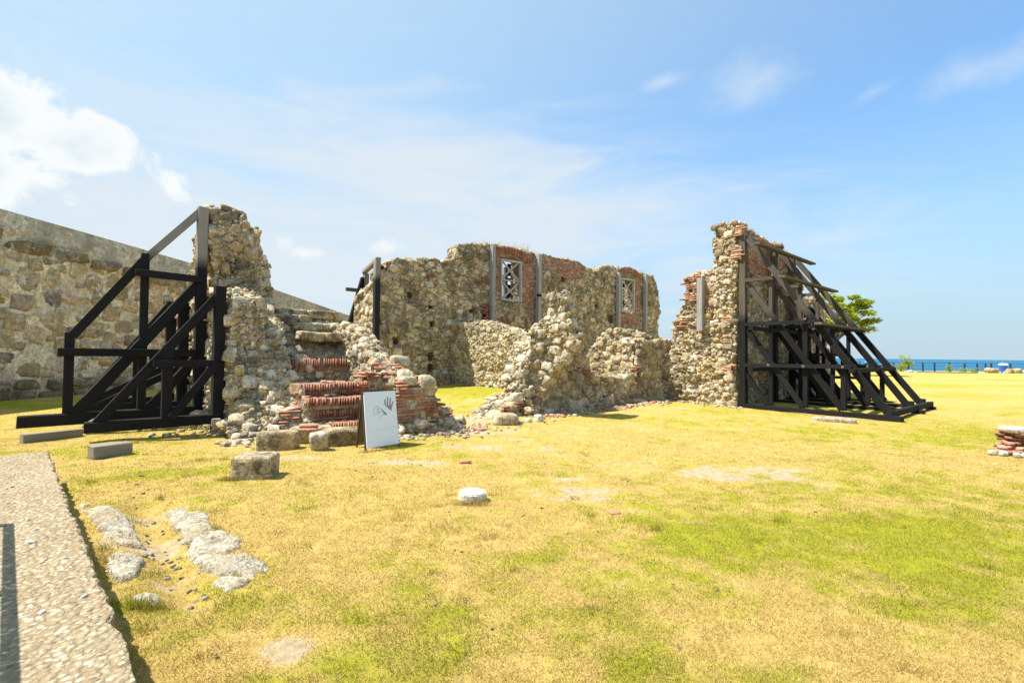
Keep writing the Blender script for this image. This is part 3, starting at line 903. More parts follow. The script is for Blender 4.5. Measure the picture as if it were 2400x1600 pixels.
# plastered parapet: a smooth skin a little proud of the stonework above the ledge
vs = []; us = np.arange(-5.5, far[0] + 5, .35)
tz = np.interp(us, [p[0] for p in tp], [p[1] for p in tp])
rows = 5
for k in range(rows + 1):
    f = k / rows
    for uu_, t_ in zip(us, tz):
        lo = lex(uu_) + .22 + .05 * math.sin(uu_ * 3.1) + .06 * random.random()
        vs.append(W.world(uu_, -.05 + .05 * (1 - f) * (k == 0), lo + (t_ + .03 - lo) * f))
m_ = len(us)
for uu_, t_ in zip(us, tz): vs.append(W.world(uu_, 1.66, t_ + .06))
fc = [(k * m_ + j, k * m_ + j + 1, (k + 1) * m_ + j + 1, (k + 1) * m_ + j) for k in range(rows + 1) for j in range(m_ - 1)]
loc = np.array(root.location)
link('parapet', mesh_from('parapet', [v - loc for v in vs], fc, m_plaster), root)

# ================================================================== BACK WALL
B0 = np.array([-3.2, 27.0])
bp = lambda lst: [on_plane(a, c, B0, D) for a, c in lst]
z3 = lambda lst: [(800 + a * .287, 530 + c * .287) for a, c in lst]
z4 = lambda lst: [(1100 + a * .29976, 550 + c * .29976) for a, c in lst]
topb = bp([(888, 632), (895, 628), (909, 612), (930, 608), (955, 605), (975, 610), (1001, 603), (1027, 606), (1038, 612), (1058, 609), (1073, 596), (1071, 582), (1084, 574), (1113, 572), (1144, 573), (1185, 580), (1216, 584.5), (1248, 592)]
          + z4([(560, 150), (700, 180), (830, 200), (900, 235), (970, 280), (1010, 285), (1030, 250), (1100, 240), (1200, 260), (1300, 285), (1440, 325), (1470, 400), (1480, 520), (1490, 600), (1475, 680), (1480, 760)]))
ob = [(topb[0][0], -.4)] + [(topb[-1][0] + .1, -.4)] + topb[::-1]
h1 = bp(z3([(1296, 262), (1400, 255), (1468, 288), (1466, 618), (1296, 605)]))
h2 = bp(z4([(1181, 335), (1288, 352), (1286, 612), (1181, 608)]))
d1 = bp(z3([(1300, 1100), (1300, 850), (1400, 818), (1500, 830), (1540, 870), (1540, 1100)]))
d2 = bp(z4([(1170, 950), (1170, 775), (1250, 745), (1335, 765), (1335, 950)]))
root = thing('ruined_back_wall', 'tall two-storey rubble wall with two brick-framed windows at the back of the ruin', 'wall', v3(B0, 0))
w1L = bp(z3([(1243, 225), (1295, 240), (1295, 610), (1243, 600)])); w1R = bp(z3([(1470, 262), (1500, 300), (1570, 280), (1570, 830), (1500, 640), (1470, 622)]))
w1B = bp(z3([(1250, 175), (1400, 180), (1510, 225), (1570, 240), (1570, 290), (1480, 300), (1420, 262), (1295, 250), (1243, 225)]))
panel = bp(z4([(556, 165), (700, 190), (830, 212), (900, 250), (880, 335), (760, 345), (640, 300), (556, 260)]))
w2R = bp(z4([(1292, 330), (1340, 320), (1340, 600), (1290, 600)])); w2L = bp(z4([(1163, 320), (1181, 335), (1181, 600), (1163, 600)]))
w2B = bp(z4([(1165, 285), (1250, 285), (1320, 300), (1335, 330), (1300, 335), (1181, 330)]))
w2S = bp(z4([(1170, 615), (1335, 615), (1335, 690), (1170, 690)]))
holeb = bp(z3([(1150, 700), (1200, 700), (1200, 790), (1150, 790)])); holeb2 = bp(z4([(1085, 625), (1130, 625), (1130, 690), (1085, 690)]))
flats = [w1L, w1R, w1B, panel, w2R, w2L, w2B, w2S]
putlog = [holeb, holeb2]
for a, c in z3([(735, 1070), (735, 1160), (728, 655), (1065, 690), (450, 942), (745, 800), (385, 525), (560, 560)]) + z4([(735, 350), (1000, 560), (930, 620), (1395, 520)]):
    q_ = on_plane(a, c, B0, D); sz_ = random.uniform(.13, .2); putlog.append([(q_[0] - sz_, q_[1] - sz_), (q_[0] + sz_, q_[1] - sz_), (q_[0] + sz_, q_[1] + sz_), (q_[0] - sz_, q_[1] + sz_)])
BW = Ruin(root, B0, D, NN, [(ob, [h1, h2, d1, d2] + putlog, 0.0, 0.5), (ob, [h1, h2, d1, d2], .45, .9)], vox=0.07, namp=0.10, samp=0.05, mat=m_core_grey, seed=5, flat_regions=flats, cell=0.3, rough=.07)
grow = lambda h, m: [(a + m * (1 if a > np.mean([q[0] for q in h]) else -1), c + m * (1 if c > np.mean([q[1] for q in h]) else -1)) for a, c in h]
BW.stones(m_stone_grey, 0.09, 0.27, 1.75, 1.0, gap=0.97, pw=1.5, prot=0.26, seed=5, zmin=.1, exclude=[grow(h1, .05), grow(h2, .05), grow(d1, .05), grow(d2, .05)] + putlog, faces=lambda u, w_, z, n_: (n_[:, :2] @ NN > .5) | ((n_[:, 2] > .4) & (z > 5.2)) | (u < .3) & (z > 3))
BW.stones(m_stone_grey, .045, .085, 1.5, .5, gap=1.15, prot=.5, seed=405, zmin=1.2, limit=0, joined='stone_chips', exclude=[grow(h1, .05), grow(h2, .05), grow(d1, .05), grow(d2, .05)] + putlog, faces=lambda u, w_, z, n_: (n_[:, :2] @ NN > .4) & (w_ < .4))
pb = Pieces(root, 'brick', m_brick)
for pg, kw in ((w1L, {}), (w1R, {}), (panel, dict(ragged=.16, skip=.10)), (w2R, {}), (w2L, {}), (w2S, dict(skip=.15, ragged=.1))):
    BW.brick_rows(pb, pg, H=.062, joint=.022, **kw)
for q in ([(560, 80)] and bp(z3([(1080, 225), (1140, 225), (1140, 265), (1080, 265)])), bp(z3([(1085, 435), (1160, 435), (1160, 470), (1085, 470)])), bp(z3([(690, 385), (765, 385), (765, 430), (690, 430)])),
          bp(z3([(1125, 640), (1200, 640), (1200, 790), (1140, 700)]))):
    BW.brick_rows(pb, q, skip=.2, ragged=.12, proud=.16, bed=False)
A_ = bp(z3([(1248, 255), (1520, 318), (1296, 830), (1548, 860)])); A2 = bp(z4([(1166, 325), (1322, 340), (1160, 740), (1338, 765)]))
BW.arch(pb, A_[0], A_[1], .42, H=.42); BW.arch(pb, A_[2], A_[3], .45, H=.5)
BW.arch(pb, A2[0], A2[1], .32, H=.42); BW.arch(pb, A2[2], A2[3], .35, H=.42)


def onw(q, wv=-0.12): return BW.world(q[0], wv, q[1])


def win(cor, name, deep):
    """Timber frame with two pairs of crossed braces and a mid rail."""
    (a, b_, c, d_) = [np.array(q) for q in cor]       # top left, top right, bottom right, bottom left in (u,z)
    fr = []
    t = .12
    f = timber(root, onw(a, deep), onw(d_, deep), t, .16, m_wframe, name)
    r_ = [timber(root, onw(b_, deep), onw(c, deep), t, .16, m_wframe, 'frame_post'), timber(root, onw(a + (t / 2, -t / 2), deep), onw(b_ + (-t / 2, -t / 2), deep), .155, t, m_wframe, 'frame_head'),
          timber(root, onw(d_ + (t / 2, t / 2), deep), onw(c + (-t / 2, t / 2), deep), .155, t, m_wframe, 'frame_sill')]
    ml, mr = (a + d_) / 2, (b_ + c) / 2
    r_.append(timber(root, onw(ml, deep + .03), onw(mr, deep + .03), .08, .08, m_wframe, 'mid_rail'))
    for p, q in ((a, mr), (ml, b_), (ml, c), (d_, mr)):
        r_.append(timber(root, onw(p, deep + .05 + .03 * random.random()), onw(q, deep + .05 + .03 * random.random()), .07, .085, m_wframe, 'brace'))


F1c = bp(z3([(1301, 266), (1460, 290), (1460, 620), (1301, 605)])); F2c = bp(z4([(1185, 335), (1283, 350), (1280, 608), (1183, 603)]))
for c_ in (F1c, F2c): win([c_[0], c_[1], c_[2], c_[3]], 'frame_post', -.03)
D1c = bp(z3([(1345, 850), (1495, 850), (1495, 1100), (1345, 1100)]))
for a_, b__ in ((0, 3), (1, 2), (0, 1), (0, 2), (1, 3)):
    timber(root, onw(D1c[a_], .25), onw(D1c[b__], .25 + .02 * a_), .12, .12, m_dark, 'door_brace')
for (pa, pb_) in (((1218, 170), (1222, 800)), ((1594, 235), (1590, 800))):
    q = bp(z3([pa, pb_])); timber(root, onw(q[0], -.22), onw((q[0][0], q[1][1]), -.20), .24, .28, m_grey, 'wall_post')
for (pa, pb_) in (((1147, 300), (1146, 730)), ((1357, 315), (1355, 745))):
    q = bp(z4([pa, pb_])); timber(root, onw(q[0], -.22), onw((q[0][0], q[1][1]), -.20), .25, .28, m_grey, 'wall_post')
q = bp(z4([(510, 477)])); timber(root, onw((q[0][0] - .15, q[0][1]), -.40), onw((q[0][0] + .15, q[0][1]), -.40), .12, .14, m_dark, 'cleat')
# dry grass on the wall head
V, Fq, at = [], [], {'green': [], 'tint': []}
tx = []
for cu, nb, hh in ((3.2, 160, .22), (4.2, 90, .25), (2.2, 50, .15), (5.4, 60, .5), (6.1, 90, .2), (9, 60, .15), (14, 60, .15), (16.5, 90, .25), (1.5, 60, .15), (18, 60, .25)):
    uu_ = np.clip(rng.normal(cu, .35, nb), topb[0][0], topb[-6][0]); zz_ = np.interp(uu_, [p[0] for p in topb[:-5]], [p[1] for p in topb[:-5]])
    ww_ = rng.uniform(.05, .7, nb)
    P_ = B0 + uu_[:, None] * D - ww_[:, None] * NN
    tx.append((P_[:, 0], P_[:, 1], zz_, np.full(nb, hh)))
X_ = [np.concatenate([t[k] for t in tx]) for k in range(4)]
V, Fq, at = blades(len(X_[0]), X_[0], X_[1], X_[2], rng.normal(.25, .2, len(X_[0])), .5, 1.3, .03, .8, 9)
V = V.reshape(-1, 3, 3); V[:, 2, 2] = X_[2] + (V[:, 2, 2] - X_[2]) * X_[3]
o = link('dry_grass', mesh_np('dry_grass', V.reshape(-1, 3) - np.array(root.location), Fq, m_blade, at), root); o['kind'] = 'stuff'

# stub: the return of the back wall at its left end
BL = B0 + D * topb[0][0]
root = thing('ruined_wall_return', 'thick broken end of the back wall beside the black post, with brick in its edge', 'wall', v3(BL, 0))
st = [(-.0, topb[0][1] - .2), (.5, topb[0][1] - .5), (1.2, 5.0), (1.9, 4.9), (2.4, 4.4), (2.6, 3.6), (2.5, 2.5), (2.6, 1.0), (2.6, -.4), (0, -.4)]
W = Ruin(root, BL - NN * .05, -NN, -D, [(st, [], 0.0, 0.9)], vox=0.10, namp=0.14, samp=0.06, mat=m_core_grey, seed=8, cell=.35)
W.stones(m_stone_grey, 0.11, 0.3, 1.5, 1.0, prot=0.42, seed=8, zmin=1.0)

# timber shoring behind that end
root = thing('timber_shoring', 'small black raking shore with grey top behind the left end of the back wall', 'timber shoring', v3(BL - D * .4, 0), 'timber shores propping the ruin')
a0 = BL - D * .16 + NN * .12
zt = on_plane(881, 612, a0, D)[1]
timber(root, v3(a0, .0), v3(a0, zt), .26, .26, m_dark_b, 'post')
b0 = BL + D * 1.0 - NN * 3.35
timber(root, v3(b0, .0), v3(b0, zt - .05), .26, .26, m_dark_b, 'post')
timber(root, v3(a0, zt + .09) + v3(NN, 0) * .13, v3(b0, zt + .04) - v3(NN, 0) * .2, .24, .18, m_dark_b, 'head_beam')
timber(root, v3(b0 - D * .16, zt - .3), v3(b0 - D * 1.7, .2), .22, .22, m_dark, 'raker')
timber(root, v3(b0 - D * .8, 3.4), v3(b0 - D * .8, .1), .18, .18, m_dark, 'prop')
timber(root, v3(b0 - D * .2, zt - 1.0), v3(b0 - D * 1.1, zt - 1.0), .16, .18, m_plank, 'ledger')
timber(root, v3(a0 + D * .1 - NN * .1, zt - .25), v3(a0 + D * .55 - NN * .1, zt - .25), .12, .14, m_dark, 'ledger')
# shoring behind the window openings
for (cu, gname) in ((4.3, 'window'), (16.5, 'window')):
    c0 = B0 + D * cu - NN * 1.0
    root = thing('timber_shoring', 'dark raking shore standing behind the back wall, seen through the ' + ('larger first window' if cu < 10 else 'smaller second window'), 'timber shoring', v3(c0, 0), 'timber shores propping the ruin')
    for du in (0.35, 1.3):
        p = c0 + D * du
        timber(root, v3(p, 0), v3(p, 7.0 if cu < 10 else 6.5), .2, .2, m_plank, 'post')
        timber(root, v3(p - NN * .1, 6.5), v3(p - NN * 4, .2), .2, .2, m_plank, 'raker')
        timber(root, v3(p - NN * .1, 4.6), v3(p - NN * 2.6, .2), .2, .2, m_plank, 'raker')
    for zz_ in (6.3, 5.0, 4.1, 3.0):
        timber(root, v3(c0 - NN * .2, zz_), v3(c0 + D * 1.9 - NN * .2, zz_), .1, .2, m_plank, 'ledger')
        for dz in (0, .42): timber(root, v3(c0 + D * (.95 if cu < 10 else -.6) - NN * .5, zz_ + .45 + dz), v3(c0 + D * 2.3 - NN * .5, zz_ + .45 + dz), .08, .34, m_dark, 'board')

# ================================================================== LOW CROSS WALLS
root = thing('low_cross_wall', 'low sunlit rubble wall running forward from the foot of the back wall', 'wall', v3(B0 + NN * .1, 0))
cp = B0 + NN * .05
lc = [on_plane(a, c, cp, NN) for a, c in ((1046, 757), (1062, 756), (1090, 758), (1120, 754), (1150, 757), (1175, 762), (1195, 770), (1215, 782), (1228, 797), (1240, 812))]
lo = [(-.3, -.4)] + [(9.5, -.4), (9.4, .6), (8.0, 1.3), (7.0, 1.7), (6.3, 2.0)] + lc[::-1] + [(-.3, lc[0][1])]
W = Ruin(root, cp, NN, -D, [(lo, [], 0.0, 0.8)], vox=0.06, namp=0.10, samp=0.055, mat=m_core_pale, seed=12, cell=.3, rough=.07)
W.stones(m_stone_pale, 0.05, 0.17, 1.6, 1.0, prot=0.28, seed=12, zmin=-.05, gap=1.12)
W.stones(m_stone, .035, .065, 1.4, .5, gap=1.2, prot=.5, seed=412, limit=0, joined='stone_chips')

FW0 = np.array([.53, 14.2])                            # front wall
IC = FW0 + D * 6.0 - NN * .5
root = thing('inner_cross_wall', 'low sunlit rubble wall standing behind the broken gap of the front wall', 'wall', v3(IC, 0))
ic = [on_plane(a, c, IC, -NN) for a, c in z4([(1345, 800), (1290, 775), (1260, 755), (1180, 735), (1120, 730), (1050, 760), (1000, 830), (960, 880), (925, 930)])]
lo = [(-.2, -.4), (-.2, ic[0][1] - .5), (0.2, ic[0][1])] + ic + [(ic[-1][0] + .6, ic[-1][1] - .8), (ic[-1][0] + 1.2, -.4)]
W = Ruin(root, IC, -NN, -D, [(lo, [], 0.0, 0.8)], vox=0.06, namp=0.12, samp=0.055, mat=m_core_pale, seed=14, cell=.3, rough=.07)
W.stones(m_stone_pale, 0.05, 0.17, 1.6, 1.0, prot=0.28, seed=14, zmin=.6, gap=1.12)

# ================================================================== FRONT WALL (centre ruin)
root = thing('ruined_front_wall', 'low ruined rubble wall with a crooked standing pillar and a broken gap beside it', 'wall', v3(FW0, 0))
fl = lambda lst: [on_plane(a, c, FW0, D) for a, c in z4(lst)]
sil = fl([(610, 1380), (600, 1200), (610, 1000), (618, 860), (640, 740), (655, 640), (650, 600), (640, 520), (655, 470), (720, 452), (770, 452), (795, 500), (795, 570), (825, 610), (800, 640), (850, 700), (870, 760), (870, 830), (880, 890), (905, 930), (940, 1000), (970, 1070), (1000, 1102), (1100, 1108), (1200, 1100), (1320, 1092), (1335, 1050), (1340, 1000), (1345, 900), (1340, 800), (1380, 740), (1420, 705), (1500, 682), (1580, 700), (1600, 760), (1598, 850), (1590, 950), (1605, 1050), (1612, 1150), (1618, 1250), (1640, 1320)])
lowu = sil[0][0]
foot = [(-.1, -.4), (-.1, .75), (lowu - .1, 1.0)] + [(a, min(c, 2.3)) for a, c in sil[1:]] + [(sil[-1][0] + .1, -.4)]
peak = [q for q in sil[4:20] if q[1] > 2.1]; mu_ = sum(q[0] for q in peak) / len(peak); peak = [(a + (.09 if a > mu_ else -.11), c + .05) for a, c in peak]; peak = [(peak[0][0], 1.9)] + peak + [(peak[-1][0], 1.9)]
plinth = [(-.2, -.4), (-.2, .22), (sil[-1][0] + .3, .22), (sil[-1][0] + .3, -.4)]
talus = [(-1.35, -.3), (-1.2, .12), (-.8, .32), (-.3, .55), (0.3, .75), (.5, -.3)]
pil = [(-.15, .5), (-.05, 1.3), (.1, 1.75), (.25, 2.0), (.45, 2.1), (.7, 2.1), (1.0, 1.4), (1.0, .5)]
cn_ = np.array([-.50, -.86]); cn_ /= np.linalg.norm(cn_); cu_ = np.array([-cn_[1], cn_[0]]); cp_ = FW0 + D * .30 + NN * .02
colm = [on_plane(a, c, cp_, cu_) for a, c in z4([(490, 1160), (480, 1000), (478, 900), (485, 830), (480, 725), (555, 668), (590, 640), (618, 600), (610, 560), (608, 485), (640, 452), (700, 440), (742, 446), (758, 500), (755, 560), (785, 606), (762, 640), (800, 690), (828, 760), (822, 860), (770, 950), (700, 1040), (630, 1150), (570, 1300), (480, 1300)])]
W = Ruin(root, FW0, D, NN, [(colm, [], 0.0, .45, (cp_, cu_, cn_)), (foot, [], 0.0, .75), (plinth, [], -.10, .8), (talus, [], .15, 1.15), (pil, [], .15, .95)], vox=0.04, namp=0.12, samp=0.06, mat=m_core, seed=16, cell=.36, rough=.06)
W.stones(m_stone, 0.07, 0.25, 1.6, 1.0, gap=0.97, pw=1.4, prot=0.30, seed=16, zmin=-.05, faces=lambda u, w_, z, n_: (u > .55) & (z < 2.2) | (z < .5))
W.stones(m_stone_cream, 0.05, 0.17, 1.5, 1.0, gap=1.05, prot=0.26, seed=17, zmin=.4, faces=lambda u, w_, z, n_: ~((u > .55) & (z < 2.2)))
W.stones(m_stone, .03, .06, 1.4, .5, gap=1.2, prot=.5, seed=416, limit=0, joined='stone_chips')
pb = Pieces(root, 'brick', m_brick_o)
for lst, kw in (([(880, 1040), (960, 1060), (980, 1100), (880, 1095)], dict(proud=.05)), ([(440, 1340), (560, 1355), (560, 1410), (440, 1400)], dict(proud=.10)), ([(300, 1300), (480, 1330), (470, 1380), (290, 1390)], dict(proud=-.05, ragged=.1)),
                ([(1280, 1030), (1340, 1030), (1340, 1090), (1280, 1080)], dict(proud=.02)), ([(1590, 1280), (1640, 1280), (1640, 1310), (1590, 1310)], dict(proud=.06))):
    W.brick_rows(pb, fl(lst), skip=.15, L=.25, **kw, bed=False)

# ================================================================== RIGHT CROSS WALL + FACADE
FC = np.array([7.35, 16.84])
fp = lambda lst: [on_plane(1550 + a * .3316, 500 + c * .3316, FC, D) for a, c in lst]
xp = lambda lst: [on_plane(1550 + a * .3316, 500 + c * .3316, FC, -NN) for a, c in lst]
root = thing('ruined_side_wall', 'sunlit broken cross wall with a grey timber post and brick jamb beside the tall gable', 'wall', v3(FC - NN * .8, 0))
sx = xp([(370, 412), (330, 408), (250, 415), (200, 440), (160, 465), (158, 560), (165, 640), (135, 690), (110, 740), (85, 775)])
lo = [(.5, -.4), (.5, sx[0][1])] + sx + [(sx[-1][0] + .1, 1.9), (sx[-1][0] + 2.2, 1.6), (sx[-1][0] + 2.4, -.4)]
jamb = xp([(308, 440), (378, 425), (372, 700), (308, 640)])
lowb = xp([(130, 745), (240, 740), (270, 800), (120, 800)])
SW = Ruin(root, FC, -NN, -D, [(lo, [], 0.0, .7)], vox=0.045, namp=0.11, samp=0.08, mat=m_core_pale, seed=18, flat_regions=[jamb], cell=.3)
SW.stones(m_stone_pale, 0.05, 0.15, 1.7, 1.0, gap=1.2, prot=0.20, seed=18, zmin=-.05)
SW.stones(m_stone, .03, .055, 1.4, .5, gap=1.2, prot=.5, seed=418, limit=0, joined='stone_chips')
pb = Pieces(root, 'brick', m_brick_o)
SW.brick_rows(pb, jamb); SW.brick_rows(pb, lowb, skip=.2, ragged=.1, proud=.07, bed=False)
up_l = xp([(165, 460), (250, 430), (290, 430), (285, 600), (170, 640)])
SW.brick_rows(pb, up_l, skip=.25, ragged=.1, proud=.09, L=.2, bed=False)
q = xp([(293, 462), (291, 830)])
timber(root, SW.world(q[0][0], -.14, q[0][1]), SW.world(q[0][0], -.14, q[1][1]), .20, .20, m_grey, 'wall_post')

root = thing('ruined_facade', 'tall gable of rubble and red brick held up by black raking timbers', 'wall', v3(FC, 0))
ft = fp([(580, 82), (592, 112), (640, 122), (690, 150), (740, 190), (800, 207), (850, 235), (890, 300), (905, 370), (960, 390), (1000, 440), (1005, 560), (1040, 612), (1100, 592), (1140, 620), (1150, 700), (1185, 745), (1180, 900), (1190, 1000), (1210, 1180), (1260, 1230)])
lo = [(0, -.4), (-.02, 3.0), (0.0, ft[0][1])] + ft + [(ft[-1][0] + .3, -.4)]
brk = fp([(600, 130), (690, 165), (740, 200), (860, 260), (880, 380), (700, 480), (612, 420)])
brk2 = fp([(960, 870), (1010, 870), (1010, 960), (960, 960)])
FA = Ruin(root, FC, D, NN, [(lo, [], 0.0, .8)], vox=0.05, namp=0.10, samp=0.085, mat=m_core, seed=20, flat_regions=[brk], cell=.3)
FA.stones(m_stone, 0.05, 0.16, 1.6, 1.0, gap=1.15, prot=0.38, seed=20, zmin=-.05)
FA.stones(m_stone, .03, .06, 1.4, .4, gap=1.25, prot=.5, seed=420, limit=0, joined='stone_chips')
pb = Pieces(root, 'brick', m_brick_o)
FA.brick_rows(pb, brk, skip=.08, ragged=.12, L=.25); FA.brick_rows(pb, brk2, proud=.08, L=.25, bed=False)
# brick quoins on the sunlit end of the gable
FE = Ruin.__new__(Ruin); FE.P0, FE.u, FE.n = FC, -NN, -D
for lst in ([(535, 85), (578, 90), (575, 160), (520, 165)], [(505, 210), (575, 230), (572, 330), (495, 320)], [(440, 890), (510, 890), (505, 960), (440, 950)], [(430, 1060), (500, 1075), (498, 1140), (430, 1130)], [(430, 740), (500, 745), (495, 790), (430, 780)]):
    FE.brick_rows(pb, xp(lst), proud=.09, skip=.12, ragged=.07)
V, Fq, at = blades(260, *(lambda uu_, ww_: ((FC + uu_[:, None] * D - ww_[:, None] * NN)[:, 0], (FC + uu_[:, None] * D - ww_[:, None] * NN)[:, 1], np.interp(uu_, [p[0] for p in ft[:7]], [p[1] for p in ft[:7]])))(rng.uniform(0, 3.2, 260), rng.uniform(.05, .7, 260)), rng.normal(.45, .3, 260), .05, .22, .014, .8, 13)
o = link('dry_grass', mesh_np('dry_grass', V - np.array(root.location), Fq, m_blade, at), root); o['kind'] = 'stuff'

# ---- the shoring of the gable: raking frames in planes across the wall, tied by planks
RP0 = FC + NN * .22
rp = lambda a, c: on_plane(1550 + a * .3316, 500 + c * .3316, RP0, NN)
root = thing('timber_shoring', 'large black timber shoring of parallel raking frames against the tall gable', 'timber shoring', v3(RP0, 0), 'timber shores propping the ruin')
P_top = rp(592, 150); base_z = .16
A0, A1 = rp(605, 165), rp(1600, 1478)
B0_, B1 = rp(592, 480), rp(1270, 1425)
C0_, C1 = rp(580, 790), rp(990, 1388)
D0_, D1 = rp(550, 1075), rp(738, 1372)
H1, H2, H3 = rp(790, 455), rp(1085, 765), rp(1300, 1085)
V1, V2, V3 = rp(765, 900)[0], rp(1010, 1100)[0], rp(1280, 1250)[0]
Lb = rp(1705, 1480)[0]
for k, (off, sc, low) in enumerate(((0.1, 1.0, 0), (2.65, 1.0, 0), (4.43, .97, 0), (6.1, .66, 1))):
    o_ = RP0 + D * off
    def pt(s, z, side=0.0): return v3(o_ + NN * s * (sc if low else 1) + D * side, z * sc)
    mt = m_dark if low else m_dark_r
    timber(root, pt(0, -.05), pt(0, P_top[1]), .22, .20, mt, 'wall_post')
    timber(root, pt(-.1, base_z * .5), pt(Lb + (0, .05, .05, 0)[k], .06), .22, .22, m_dark, 'sole_beam')
    timber(root, pt(A0[0], A0[1] - .05), pt(A1[0], .22), .14, .18, mt, 'raker')
    timber(root, pt(B0_[0], B0_[1]), pt(B1[0], .22), .13, .16, mt, 'raker')
    timber(root, pt(C0_[0], C0_[1]), pt(C1[0], .22), .12, .15, m_dark, 'raker')
    timber(root, pt(D0_[0], D0_[1]), pt(D1[0], .22), .12, .14, m_dark, 'raker')
    for H, nm in ((H1, 'upper_rail'), (H2, 'middle_rail'), (H3, 'lower_rail')):
        timber(root, pt(.1, H[1], -.13), pt(H[0] + (.15 if H is not H1 else 0), H[1], -.10), .07, .11, mt if H is H1 else m_dark, nm)
    timber(root, pt(V1, .2, .02), pt(V1, H1[1], .02), .11, .11, mt, 'upright'); timber(root, pt(V2, .2, .02), pt(V2, H2[1], .02), .11, .11, m_dark, 'upright')
    timber(root, pt(V3, .2, .02), pt(V3, H3[1], .02), .13, .13, m_dark, 'upright')
    if k < 3:
        for (a_, c_) in ((790, 435), (775, 750), (1020, 745), (760, 1070), (1005, 1080), (1285, 1085)):
            q = rp(a_, c_); timber(root, pt(q[0] - .035, q[1], -.15), pt(q[0] + .035, q[1], -.15), .03, .07, m_iron, 'bolt_plate')
        timber(root, pt(A1[0] + .05, -.02), pt(A1[0] + .05, .42), .18, .14, m_dark, 'stop_block')


def on_raker(f): return np.array(A0) + (np.array(A1) - np.array(A0)) * f


for f, l0, l1 in ((.075, -.3, 4.9), (.275, -.3, 4.9), (.535, -.25, 4.9)):
    s_, z_ = on_raker(f)
    c0 = RP0 + NN * (s_ + .14) + D * l0; c1 = RP0 + NN * (s_ + .14) + D * l1
    timber(root, v3(c0, z_ + .1), v3(c1, z_ + .1), .20, .07, m_plank, 'plank')
for s_, z_ in ((H3[0] + .2, H3[1] - .1), (H2[0] + .1, H2[1] - .1), (.35, H2[1] - .14), (.35, H3[1] - .14)):
    timber(root, v3(RP0 + NN * s_ - D * .2, z_), v3(RP0 + NN * s_ + D * 4.7, z_), .14, .12, m_dark, 'tie_beam')
timber(root, v3(RP0 + NN * (Lb - .3) + D * 0, .2), v3(RP0 + NN * (Lb - .1) + D * 4.6, .24), .16, .16, m_dark, 'tie_beam')
g = G(1955, 989); o = boulder('stone_slab', (*g[:2], .05), (1.0, .35, .16), 61, m_flat, (0, 0, -.6), 5, .08); tag(o, 'flat pale slab lying under the front sole beam of the large shoring', 'stone slab')

# ================================================================== LEFT WALL (gable beside the stair)
GP = np.array([-5.9, 10.75])
root = thing('ruined_left_wall', 'rugged ochre rubble wall with a tall eroded pier, left of the stair', 'wall', v3(GP, 0))
inner = [(-1.25, -.3), (-1.2, .1), (-.75, .45), (-.4, .95), (-.1, 1.4), (.17, 1.95), (.5, 2.2), (.85, 2.4), (1.2, 2.7), (1.6, 2.9), (2.0, 3.0), (3, 2.9), (5, 2.7), (5, -.3)]
outer = [(-.9, -.3), (-.75, .25), (-.2, .7), (-.02, 1.4), (.05, 2.2), (.2, 2.85), (.7, 3.0), (1.4, 3.1), (2.0, 3.15), (3, 3.2), (4.2, 3.2), (4.8, 2.9), (7, 2.7), (7.4, 2), (7.4, -.3)]
pier = [(1.95, 2.6), (1.9, 3.4), (1.95, 4.3), (2.0, 5.0), (2.3, 5.2), (3.0, 5.15), (3.6, 4.9), (4.1, 4.4), (4.3, 3.4), (4.4, 2.6)]
pierb = [(1.95, 2.6), (1.9, 3.4), (1.95, 4.3), (2.05, 4.75), (2.4, 4.95), (3.2, 4.8), (3.6, 4.3), (3.8, 3.4), (3.9, 2.6)]
lobe = [(1.9, 2.7), (2.0, 3.0), (2.1, 3.35), (2.0, 3.6), (2.1, 4.1), (2.6, 4.4), (3.3, 4.2), (3.4, 3.35), (3.4, 2.7)]
foot = [(-1.5, -.3), (-1.3, .12), (-.7, .3), (0, .3), (2, .25), (2, -.3)]
LW = Ruin(root, GP, -NN, -D, [(inner, [], .55, 1.2), (outer, [], 0, .7), (pier, [], 0.02, .75), (pierb, [], .5, 1.12), (lobe, [], .9, 1.30), (foot, [], -.25, 1.4)], vox=0.035, namp=0.15, samp=0.10, mat=m_core_pale, seed=24, cell=.26, rough=.085)
LW.stones(m_stone, 0.05, 0.18, 1.4, 1.0, prot=0.26, seed=24, zmin=2.9, gap=1.15)
LW.stones(m_stone_cream, 0.05, 0.17, 1.4, 1.0, prot=0.26, seed=25, zmin=-.05, gap=1.18, faces=lambda u, w_, z, n_: z < 2.9)
LW.stones(m_stone_pale, .025, .05, 1.3, .45, gap=1.25, prot=.5, seed=424, limit=0, joined='stone_chips')

# ---- shoring on the left wall
root = thing('timber_shoring', 'black raking timber shoring with one tall grey-topped post, left of the stair', 'timber shoring', v3(GP - D * .2, 0), 'timber shores propping the ruin')
z1 = lambda a, c: (a * .4147, 450 + c * .4147)


def frame_plane(t):
    o_ = GP - NN * t - D * .17
    def f(a, c):
        px, py = z1(a, c); s, z = on_plane(px, py, o_, -D); return s, z
    def pt(q, side=0.0): return v3(o_ - D * q[0] + NN * side, q[1])
    return f, pt


